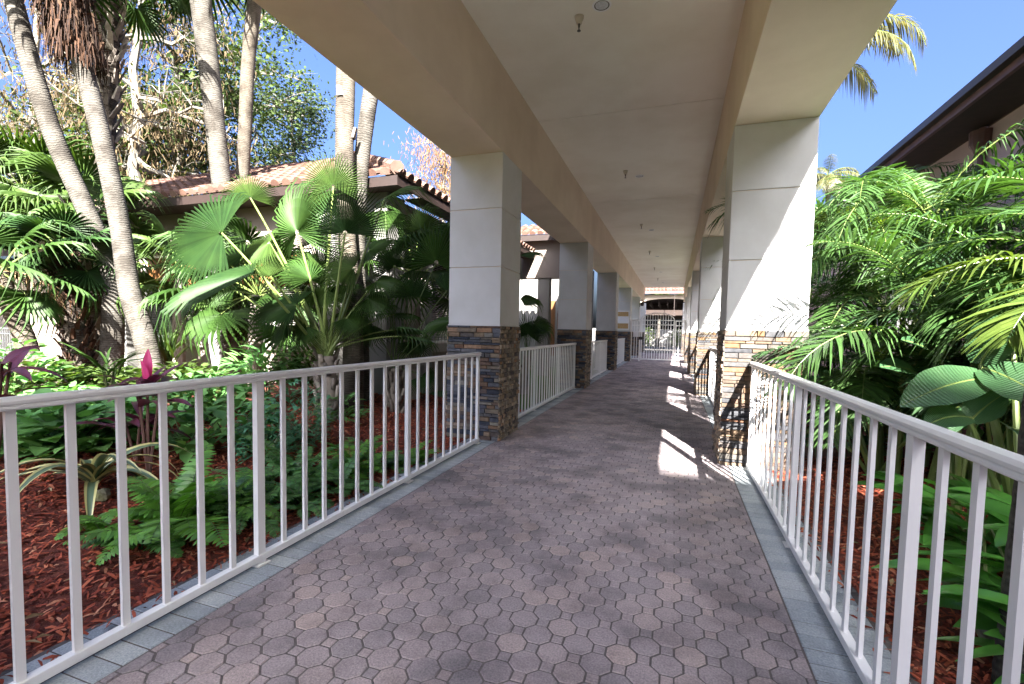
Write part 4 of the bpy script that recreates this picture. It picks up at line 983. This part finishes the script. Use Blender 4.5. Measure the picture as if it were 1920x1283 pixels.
# ------------------------------------------------------------------ underplanting, left
def shrub(label, px, d, n, L, W, rx, rz, m, seed, shape='leaf', name='shrub', cat='shrub', group='leafy shrubs behind the left railing', dz=None, ry=None, up=.3, bend=.7, stems=True, lay=3, shell=.45):
    r = random.Random(seed); p = pt(px[0], px[1], d); base = gz(p); t = thing(name, label, cat, base, group)
    zc = max(rz * .55, p.z - base.z if dz is None else dz)
    if stems:
        s = MB()
        for _ in range(7):
            a = r.uniform(0, 6.28); s.tube([(0, 0, -.03), (math.cos(a) * rx * .25, math.sin(a) * rx * .25, zc * .6), (math.cos(a) * rx * .6, math.sin(a) * rx * .6, zc + rz * .3)], [.010, .008, .004], 5)
        s.build('stem', PETD, t)
    b = MB(); leaf_cloud(b, (0, 0, zc), rx, ry or rx, rz, n, L, W, r, shell, shape, bend, lay, up, zmin=.02); b.sm = True; b.build('foliage', m, t); return t
SH = [
 ((70, 735), 6.0, 567, .13, .10, .60, .34, LIME, 'heart', 'bright lime green shrub right of the leaning young palm'),
 ((225, 725), 6.4, 567, .11, .08, .60, .26, LIME, 'heart', 'bright lime green shrub at the foot of the pale leaning trunk'),
 ((340, 715), 6.6, 513, .13, .07, .55, .25, LIME, 'leaf', 'light shrub right of the mossy trunk base'),
 ((400, 735), 5.6, 405, .17, .07, .5, .26, PHIL, 'leaf', 'leafy shrub behind the railing post, under the white pilaster'),
 ((500, 690), 6.6, 240, .26, .06, .5, .30, PHIL, 'strap', 'narrow leaved green shrub below the long horizontal fan leaf'),
 ((570, 690), 6.9, 240, .24, .055, .45, .28, FANL, 'strap', 'pale narrow leaved shrub under the big fan palm stalks'),
 ((60, 800), 3.9, 202, .15, .12, .45, .24, PHIL, 'heart', 'broad leaved shrub at the far left behind the top rail'),
 ((130, 830), 3.9, 148, .16, .13, .34, .24, PHIL, 'heart', 'broad heart leaved plant left of the purple leaved one'),
 ((205, 790), 4.4, 175, .14, .11, .38, .25, PHIL, 'heart', 'broad leaved plant directly behind the pink tipped stem'),
 ((350, 810), 4.3, 110, .21, .10, .40, .30, PHIL, 'leaf', 'large pointed leaf plant right of the pink tipped stem'),
 ((430, 800), 4.6, 130, .20, .08, .38, .28, PHIL, 'leaf', 'pointed leaf plant left of the dark fine leaved bush'),
 ((20, 690), 5.2, 162, .13, .08, .40, .34, PHIL, 'leaf', 'shrub with scattered leaves at the left edge of the bed'),
 ((545, 790), 4.9, 900, .085, .028, .42, .42, DGRN, 'leaf', 'dense dark fine leaved bush beside the fan palm stub'),
 ((500, 860), 4.4, 500, .08, .028, .30, .30, DGRN, 'leaf', 'smaller dark fine leaved bush in front of the dense one'),
 ((330, 770), 5.2, 351, .12, .06, .5, .22, PHIL, 'leaf', 'low green filler shrub between trunks and railing'),
 ((130, 770), 5.2, 351, .12, .08, .5, .22, PHIL, 'heart', 'low green filler shrub in front of the rusty trunk'),
 ((640, 770), 6.0, 121, .16, .05, .3, .2, PHIL, 'strap', 'small tuft at the foot of the ringed trunks'),
]
for i, (px, d, n, L, W, rx, rz, m, sh, lab) in enumerate(SH): shrub(lab, px, d, n, L, W, rx, rz, m, 100 + i, sh)
shrub('young upright fan of stiff leaflets behind the mossy trunk', (315, 672, ), 7.6, 60, .55, .035, .12, .2, FANL, 140, 'strap', name='palm_seedling', cat='palm', up=1.0, bend=.3, group='seedling palms in the left bed')
shrub('seedling palm spreading flat leaflets left of the pink tip', (205, 695), 5.0, 40, .42, .03, .1, .1, FAN, 141, 'strap', name='palm_seedling', cat='palm', up=.5, bend=.8, group='seedling palms in the left bed')

def fern(label, px, d, n, L, m, seed, ll=.13, lw=.035, spread=1.0, group='ferns along the left railing', nl=26, el=(.35, 1.25)):
    r = random.Random(seed); p = pt(px[0], px[1], d); base = gz(p); t = thing('fern', label, 'fern', base, group)
    for i in range(n):
        b = MB(); a = i * 2.399 + r.uniform(-.4, .4)
        frond(b, (r.uniform(-.06, .06), r.uniform(-.06, .06), .0), a, r.uniform(*el), L * r.uniform(.7, 1.15), r.uniform(.9, 1.7) * spread, nl, ll * r.uniform(.85, 1.1), lw, vee=.1, droop=.25, r=r, start=.12, fwd=.35, rr=.005)
        b.build('frond', [m, PETD], t)
fern('large bright sword fern behind the second and third balusters', (345, 1075), 3.02, 24, .62, FERN, 201, .12, .034, el=(.6, 1.35))
fern('bright fern leaning right beside the railing post', (410, 1030), 3.25, 16, .52, FERN, 202, .10, .03, el=(.6, 1.3))
fern('dark bluish fern just behind the railing post', (460, 1010), 3.25, 16, .40, FERNB, 203, .07, .022)
fern('small low fern at the bottom left of the railing', (285, 1120), 2.85, 10, .28, FERNB, 204, .07, .022)
fern('tiny fern among bark chips near the left edge', (200, 1110), 2.95, 8, .24, FERN, 205, .06, .02)
fern('arching pale fern right of the railing post', (560, 915), 4.0, 20, .62, FERNB, 206, .09, .026, el=(.5, 1.2))
fern('dark low fern below the arching pale one', (560, 975), 3.6, 18, .40, FERNB, 207, .07, .022)
fern('fern in front of the ringed trunks', (660, 900), 4.3, 18, .52, FERN, 208, .09, .026)
fern('dark fern near the middle of the railing', (640, 935), 3.9, 14, .40, FERNB, 209, .07, .022)
fern('fern right of the ringed trunks, close to the railing', (720, 880), 4.6, 16, .45, FERNB, 210, .08, .024)
fern('rightmost low fern before the first left column', (775, 870), 4.75, 12, .34, FERN, 211, .07, .022)
fern('dark fern deep in the bed behind the dense bush', (490, 960), 3.75, 14, .42, FERNB, 212, .07, .022)

# variegated agave
r = random.Random(77); base = gz(pt(178, 975, 3.35)); t = thing('agave', 'variegated agave with cream edged drooping straps behind the left balusters', 'agave', base)
for i in range(22):
    b = MB(); a = i * 2.399; blade(b, (0, 0, .06), a, r.uniform(.55, 1.3), r.uniform(.5, .8), .078, r.uniform(1.6, 2.7), 12, .35, r=r, shape='strap', roll_=r.uniform(-.3, .3)); b.sm = True; b.build('leaf', AGV, t)
# cordylines
def cordyline(label, px, d, h, n, seed, pink=False, L=.42):
    r = random.Random(seed); p = pt(px[0], px[1], d); base = gz(p); t = thing('cordyline', label, 'cordyline', base, 'purple leaved cordylines in the left bed')
    s = MB(); tops = []
    for k in range(3):
        a = r.uniform(0, 6.28); e = V((math.cos(a) * .10, math.sin(a) * .10, h * r.uniform(.75, 1.0))); s.tube([(0, 0, -.03), e * .5, e], [.012, .011, .009], 6); tops.append(e)
    s.build('stem', mat('cordyline_stem', (.10, .05, .04), rough=.8) if 'cordyline_stem' not in MATS else MATS['cordyline_stem'], t)
    for i in range(n):
        b = MB(); e = tops[i % 3] - V((0, 0, r.uniform(0, .16))); blade(b, e, i * 2.399, r.uniform(.1, 1.0), L * r.uniform(.7, 1.1), .075, r.uniform(.5, 1.4), 9, .3, r=r, shape='leafy', roll_=r.uniform(-.3, .3)); b.sm = True; b.build('leaf', PURP, t)
    if pink:
        for i in range(2):
            b = MB(); blade(b, tops[0] - V((0, 0, .03)), 2.2 + i * 2.5, 1.50 - i * .12, .30 - i * .08, .075, .06, 9, .3, r=r, shape='leafy'); b.sm = True; o = b.build('leaf', PINK, t); o['label'] = 'upright bright pink new leaf'
cordyline('cordyline with an upright hot pink leaf rising above the left top rail', (278, 860), 3.7, .78, 20, 301, True, .34)
cordyline('purple leaved cordyline right of the variegated agave', (255, 830), 3.9, .45, 14, 302)
cordyline('dark purple cordyline cut by the left edge of the picture', (-14, 790), 3.4, .8, 12, 303, False, .42)
# rock and dead leaves
def rock(label, c, sx, seed):
    r = random.Random(seed); bm_ = MB(); n, m = 14, 9; k = 0
    for j in range(m + 1):
        for i in range(n):
            th = 2 * math.pi * i / n; ph = math.pi * j / m; d = V((math.sin(ph) * math.cos(th), math.sin(ph) * math.sin(th), math.cos(ph)))
            q = d * (1 + .35 * noise.noise(d * 1.7 + V((seed, 0, 0))) + .15 * noise.noise(d * 5)); bm_.v.append((q.x * sx, q.y * sx * .75, q.z * sx * .6))
    for j in range(m):
        for i in range(n): a = j * n + i; b_ = j * n + (i + 1) % n; bm_.f.append((a, a + n, b_ + n, b_)); bm_.mi.append(0)
    return tag(bm_.build('rock', ROCK, loc=c), label, 'rock', 'lumps of coral rock in the beds', 'thing')
rock('lichen stained coral rock behind the right railing post', (1.42, 2.60, .05), .10, 1)
rock('small dark rock under the ginger leaves', (1.50, 3.15, .04), .07, 2)
rock('brown stone beside the agave', tuple(gz(pt(190, 970, 3.3), .03)), .07, 3)

# ------------------------------------------------------------------ right side
def areca(label, x, y, n, h, seed, L=1.9, m=ARE, elo=.2, ehi=1.35, azc=None, azw=3.14, bend=(1.2, 2.0), ll=.46, lw=.030, nl=46):
    r = random.Random(seed); base = V((x, y, bedz(x, y))); t = thing('areca_palm', label, 'palm', base, 'feathery clump palms in the right bed')
    s = MB(); tops = []
    for k in range(7):
        a = k * 2.4; d = V((math.cos(a), math.sin(a), 0)) * r.uniform(.05, .28); hh = h * r.uniform(.6, 1.0); top = d * 1.9 + V((0, 0, hh)); s.tube([d + V((0, 0, -.05)), d * 1.3 + V((0, 0, hh * .5)), top], [.032, .028, .024], 8); tops.append(top)
    s.build('stem', PET, t)
    for i in range(n):
        a = (i * 2.399 + r.uniform(-.3, .3)) if azc is None else azc + r.uniform(-azw, azw)
        b = MB(); mm = r.choice((m, m, ARED, ARE)) if r.random() < .9 else AREY
        frond(b, tops[i % 7], a, r.uniform(elo, ehi), L * r.uniform(.75, 1.15), r.uniform(*bend), nl, ll * r.uniform(.85, 1.1), lw, .45, r.uniform(.35, .8), r, rr=.011); b.build('frond', [mm, PET], t)
    return t
areca('feathery palm spilling over the corner of the first right column', 2.55, 6.7, 44, 2.6, 401, 1.9)
areca('bright feathery palm behind the paddle leaves, nearest the right edge', 2.55, 5.0, 34, 1.75, 402, 1.6)
areca('feathery palm against the mauve wall further back', 3.2, 9.3, 34, 3.0, 403, 2.0)
areca('feathery palm beyond the first right column', 2.4, 11.5, 26, 2.7, 404, 1.9)
areca('low feathery palm filling under the taller fronds', 2.35, 5.9, 24, .7, 405, 1.35, ARED, elo=.3, ehi=1.2, ll=.36)
areca('small feathery palm leaning across the right edge of the first right column', 2.0, 5.35, 22, 1.35, 406, 1.25, ARE, ll=.36)
# slender palm just outside the right edge of the picture
r = random.Random(12); t = thing('palm', 'slender palm beside the right railing at the very edge of the picture', 'palm', (1.32, 2.32, .0), 'slim palms in the right bed')
b, sp, q = trunk_mesh([V((0, 0, -.05)), V((.01, 0, 1.4)), V((0, 0, 3.2)), V((0, .0, 4.9))], [.075, .055, .052, .05]); b.build('trunk', RING, t); fan_crown(t, V((0, 0, 4.95)), 9, .45, .5, r, FAN, .0, 1.2, nseg=24)
# bright single fronds at the right edge
r = random.Random(9); t = thing('areca_palm', 'glossy feathery palm with a yellowing arched frond at the right edge', 'palm', (2.75, 4.0, .1), 'feathery clump palms in the right bed')
s = MB(); s.tube([(0, 0, -.1), (.02, 0, .8), (.05, 0, 1.5)], [.04, .035, .03], 8); s.tube([(.15, .2, -.1), (.17, .2, .7), (.2, .25, 1.35)], [.04, .035, .03], 8); s.build('stem', PET, t)
for a, e, L, bd, mm in ((3.1, .75, 1.5, 1.75, AREY), (2.6, .95, 1.6, 1.7, ARE), (2.2, 1.15, 1.6, 1.5, ARE), (3.6, .55, 1.3, 1.8, AREY), (1.7, 1.2, 1.7, 1.5, ARE), (3.3, 1.2, 1.6, 1.5, ARE), (2.9, .35, 1.2, 1.6, ARE), (4.3, .9, 1.3, 1.7, ARE), (5.2, .9, 1.4, 1.6, ARE), (0.3, 1.0, 1.5, 1.5, ARE), (1.0, 1.0, 1.5, 1.5, ARED), (2.4, .5, 1.3, 1.5, ARED)):
    b = MB(); frond(b, (.06, 0, 1.45), a, e, L, bd, 52, .42, .030, .4, .55, r, rr=.012); b.build('frond', [mm, PET], t)
# paddle leaved plants
def paddle(label, x, y, leaves, seed):
    r = random.Random(seed); base = V((x, y, bedz(x, y))); t = thing('paddle_leaf_plant', label, 'plant', base, 'paddle leaved plants in the right bed')
    s = MB()
    for (a, e, sl, L, W, bd, rl) in leaves:
        d = V((math.cos(a) * math.cos(e), math.sin(a) * math.cos(e), math.sin(e))); p = d * sl
        s.tube([(0, 0, -.05), p * .5 + V((0, 0, .04)), p], [.022, .016, .010], 7)
        b = MB(); blade(b, p, a, e * .75, L, W, bd, 16, .16, .03, r, 'paddle', roll_=rl); b.sm = True; b.build('leaf', BAN, t)
        k = MB(); pts = []; q = p.copy(); A = V((math.cos(a), math.sin(a), 0))
        for i in range(9):
            pts.append(q - V((0, 0, .006))); e_ = e * .75 - bd * i / 8; q = q + (A * math.cos(e_) + V((0, 0, 1)) * math.sin(e_)) * (L / 8 * .97)
        s.tube(pts, [.009 * (1 - i / 10) for i in range(9)], 5)
    s.build('stalk', PET, t)
def paddle_at(label, base_px, leaves, seed):
    r = random.Random(seed); g_ = pt(*base_px); base = V((g_.x, g_.y, bedz(g_.x, g_.y))); t = thing('paddle_leaf_plant', label, 'plant', base, 'paddle leaved plants in the right bed')
    s = MB()
    for (p0, p1, W, bend, rl) in leaves:
        a0, a1 = pt(*p0) - base, pt(*p1) - base; d = a1 - a0; L = d.length; az_ = math.atan2(d.y, d.x); e = math.asin(d.z / L) + bend * .5
        s.tube([V((r.uniform(-.04, .04), r.uniform(-.04, .04), -.05)), a0 * .5 + V((0, 0, .05)), a0], [.024, .018, .011], 7)
        b = MB(); blade(b, a0, az_, e, L * 1.03, W, bend, 16, .14, .025, r, 'paddle', roll_=rl); b.sm = True; b.build('leaf', BAN, t)
        pts = []; q = a0.copy(); A = V((math.cos(az_), math.sin(az_), 0))
        for i in range(9):
            pts.append(q - V((0, 0, .004))); e_ = e - bend * i / 8; q = q + (A * math.cos(e_) + V((0, 0, 1)) * math.sin(e_)) * (L / 8)
        s.tube(pts, [.008 * (1 - i / 10) for i in range(9)], 5)
    s.build('stalk', PET, t)
paddle_at('tall paddle leaved plant whose broad leaf points over the right railing', (1925, 900, 2.75), [((1852, 708, 2.85), (1692, 764, 2.65), .25, .35, -.75), ((1838, 684, 2.9), (1908, 585, 2.8), .26, .3, .9), ((1845, 690, 2.85), (1985, 775, 2.5), .30, .5, .5), ((1816, 782, 2.8), (1735, 802, 2.65), .17, .5, -.6), ((1818, 790, 2.8), (1885, 738, 2.75), .18, .3, .8), ((1900, 640, 3.0), (1990, 560, 3.0), .28, .4, .3), ((1890, 800, 2.7), (1960, 860, 2.4), .22, .6, -.4)], 501)
paddle_at('paddle leaved plant with folded leaves behind the broad one', (1800, 860, 3.5), [((1760, 620, 3.6), (1725, 560, 3.5), .10, .2, -.9), ((1770, 680, 3.6), (1690, 640, 3.5), .2, .6, -.6), ((1720, 700, 3.7), (1650, 690, 3.7), .2, .7, -.6), ((1800, 760, 3.4), (1750, 830, 3.2), .2, .6, -.6), ((1850, 640, 3.6), (1880, 700, 3.3), .2, .7, .3), ((1840, 720, 3.5), (1900, 690, 3.5), .22, .5, .2)], 502)
paddle('paddle leaved plant in the dark gap beside the first right column', 1.85, 5.3, [(3.4, 1.1, .7, .62, .22, .9, .3), (2.4, 1.2, .8, .6, .2, .8, -.2), (1.2, 1.1, .8, .6, .2, .8, .2), (4.2, 1.0, .7, .6, .22, 1.0, .4), (5.4, 1.0, .6, .5, .2, 1.0, 0), (3.0, .8, .5, .5, .2, .9, .2)], 503)
paddle('paddle leaved plant deep under the feather palms', 2.4, 4.6, [(3.0, 1.1, .9, .7, .24, .9, .3), (2.0, 1.2, .9, .7, .22, .8, -.2), (4.0, 1.1, .8, .6, .22, .9, .2), (5.0, 1.1, .8, .6, .22, .9, .2), (1.0, 1.1, .8, .6, .22, .9, 0)], 504)
# ginger
def ginger(label, x, y, n, seed, h=.75):
    r = random.Random(seed); base = V((x, y, bedz(x, y))); t = thing('ginger_plant', label, 'plant', base, 'ginger plants behind the right railing')
    s = MB(); b = MB()
    for k in range(n):
        a = r.uniform(0, 6.28); e = r.uniform(.55, 1.2); L = h * r.uniform(.7, 1.1); d = V((math.cos(a) * math.cos(e), math.sin(a) * math.cos(e), math.sin(e))); o = V((r.uniform(-.12, .12), r.uniform(-.12, .12), -.02))
        s.tube([o, o + d * L * .5 + V((0, 0, .03)), o + d * L], [.010, .008, .005], 6)
        for j in range(8):
            tt = .25 + .75 * j / 7; p = o + d * L * tt; aa = a + (1.15 if j % 2 else -1.15) * (1 - .45 * tt) + r.uniform(-.2, .2)
            blade(b, p, aa, r.uniform(.15, .6), .44 * r.uniform(.7, 1.15), .098, r.uniform(.3, .9), 8, .25, r=r, shape='leafy', roll_=r.uniform(-.4, .4))
    s.build('stem', PET, t); b.sm = True; b.build('foliage', GING, t)
ginger('ginger plant with glossy pointed leaves beside the right railing post', 1.58, 2.80, 7, 601, .5)
ginger('ginger plant behind the widest right balusters', 1.62, 2.30, 7, 602, .45)
ginger('ginger plant further back under the paddle leaves', 1.72, 3.45, 7, 603, .5)
ginger('small ginger plant in the shade of the feather palms', 2.2, 2.7, 6, 604, .8)
for i, (x, y, n, L, W, rx, rz, m, lab) in enumerate([(2.0, 6.3, 260, .2, .07, .5, .5, DGRN, 'dark shrub behind the first right column'), (2.6, 5.6, 300, .22, .08, .6, .6, PHIL, 'shady broad leaved shrub under the feather palms'), (3.3, 3.9, 260, .25, .08, .6, .6, PHIL, 'broad leaved shrub against the mauve wall'), (3.6, 7.2, 300, .2, .08, .7, .7, DGRN, 'dark shrub against the mauve wall further back')]):
    r = random.Random(700 + i); t = thing('shrub', lab, 'shrub', (x, y, bedz(x, y)), 'dark shrubs in the right bed')
    b = MB(); leaf_cloud(b, (0, 0, rz * .9), rx, rx, rz, n, L, W, r, .4, 'leaf', .7, 3, .3, zmin=.03); b.sm = True; b.build('foliage', m, t)
    s = MB(); [s.tube([(0, 0, -.03), (math.cos(q) * rx * .5, math.sin(q) * rx * .5, rz)], [.012, .006], 5) for q in (0, 1.2, 2.4, 3.6, 4.8)]; s.build('stem', PETD, t)

# coconut palm whose fronds hang past the canopy edge
def coco(label, crown_p, base_p, n, L, seed, fr=None, ll=.6):
    r = random.Random(seed); base = V(base_p); c = V(crown_p) - base; t = thing('coconut_palm', label, 'palm', base, 'coconut palms behind the right building')
    b, sp, q = trunk_mesh([V((0, 0, -.1)), c * .5 + V((.2, 0, 0)), c], [.2, .15, .12]); b.build('trunk', RING, t)
    for (a, e, LL, bd) in (fr or [(i * 2.399, r.uniform(-.3, 1.2), L * r.uniform(.85, 1.1), r.uniform(1.1, 1.9)) for i in range(n)]):
        b = MB(); frond(b, c, a, e, LL, bd, 60, ll, .04, .1, .9, r, rr=.03, fwd=.5); b.build('frond', [COCO, PET], t)
cp = pt(1512, 90, 9.6)
q_ = pt(1430, 640, 10.5)
coco('coconut palm whose yellowing fronds hang beside the canopy edge against the sky', cp, (q_.x, q_.y, 0), 0, 2, 801, [(-.15, .6, 2.35, 2.0), (.35, .75, 2.3, 1.9), (-.5, .12, 2.3, 1.6), (1.3, .8, 2.0, 1.8), (2.4, .8, 2.0, 1.8), (3.4, .9, 2.0, 1.8), (4.3, .8, 2.0, 1.8), (.0, -.35, 1.7, .9), (5.2, 1.0, 2.0, 1.8)], .42)
for i, (x, y, d, lab) in enumerate([(1552, 330, 34, 'small distant palm right of the first right column'), (1600, 345, 38, 'small distant palm just above the dark eave')]):
    c = pt(x, y, d); coco(lab, c, (c.x, c.y, 0), 16, 2.2, 810 + i, None, .6)

# invented apartment block, added unseen behind the camera to shade the near walkway
t = thing('unseen_shade_block', 'tall pale block added out of view behind the camera to shade the near walkway', 'building', (10, -33, 0))
b = MB(); b.box(-5.5, 5.5, 0, 8, -.1, 24.96); b.build('wall', WALLW, t)
for f_ in range(8):
    for k in range(4):
        b = MB(); b.box(-4.1 + k * 1.4, -3.1 + k * 1.4, 8.002, 8.05, 1 + f_ * 2.9, 2.7 + f_ * 2.9); b.build('window', GLASS, t)

tree('tall leafy tree added out of view to shade the pinkish wing', (-16.5, -2.5, 0), (-16, .7, 9.0), 3.4, 1.5, 40, 7000, .3, TREEG, 931, .2, clump=1.0, low=-.15, asp=.6, group='trees added out of view for their shade')  # unseen tree, added only to keep direct sun off the wing wall

# palms beyond the gate
for i, (x, y, h) in enumerate([(-4.5, 46, 5.5), (-1.6, 49, 4.6), (1.2, 47, 5.0), (3.2, 44, 4.2)]):
    r = random.Random(950 + i); t = thing('palm', ['palm left of the pool wall beyond the gate', 'palm in front of the far white wall, left of the middle', 'palm in front of the far white wall, right of the middle', 'palm at the right end of the far white wall'][i], 'palm', (x, y, 0), 'palms beyond the gate')
    b, sp, q = trunk_mesh([V((0, 0, 0)), V((.1, 0, h * .5)), V((0, 0, h))], [.2, .16, .14]); b.build('trunk', RING, t); fan_crown(t, V((0, 0, h)), 16, .9, .9, r, FAN, nseg=18)
for i, (x, y) in enumerate([(-2.6, 50), (.4, 50.5), (2.4, 49.5)]):
    r = random.Random(970 + i); t = thing('shrub', ['hedge plant left beyond the gate', 'hedge plant in the middle beyond the gate', 'hedge plant right beyond the gate'][i], 'shrub', (x, y, 0), 'shrubs beyond the gate')
    b = MB(); leaf_cloud(b, (0, 0, .9), .9, .9, 1.0, 500, .3, .14, r, .4, 'leaf', .7, 2, .3, zmin=.03); b.build('foliage', TREEG, t)
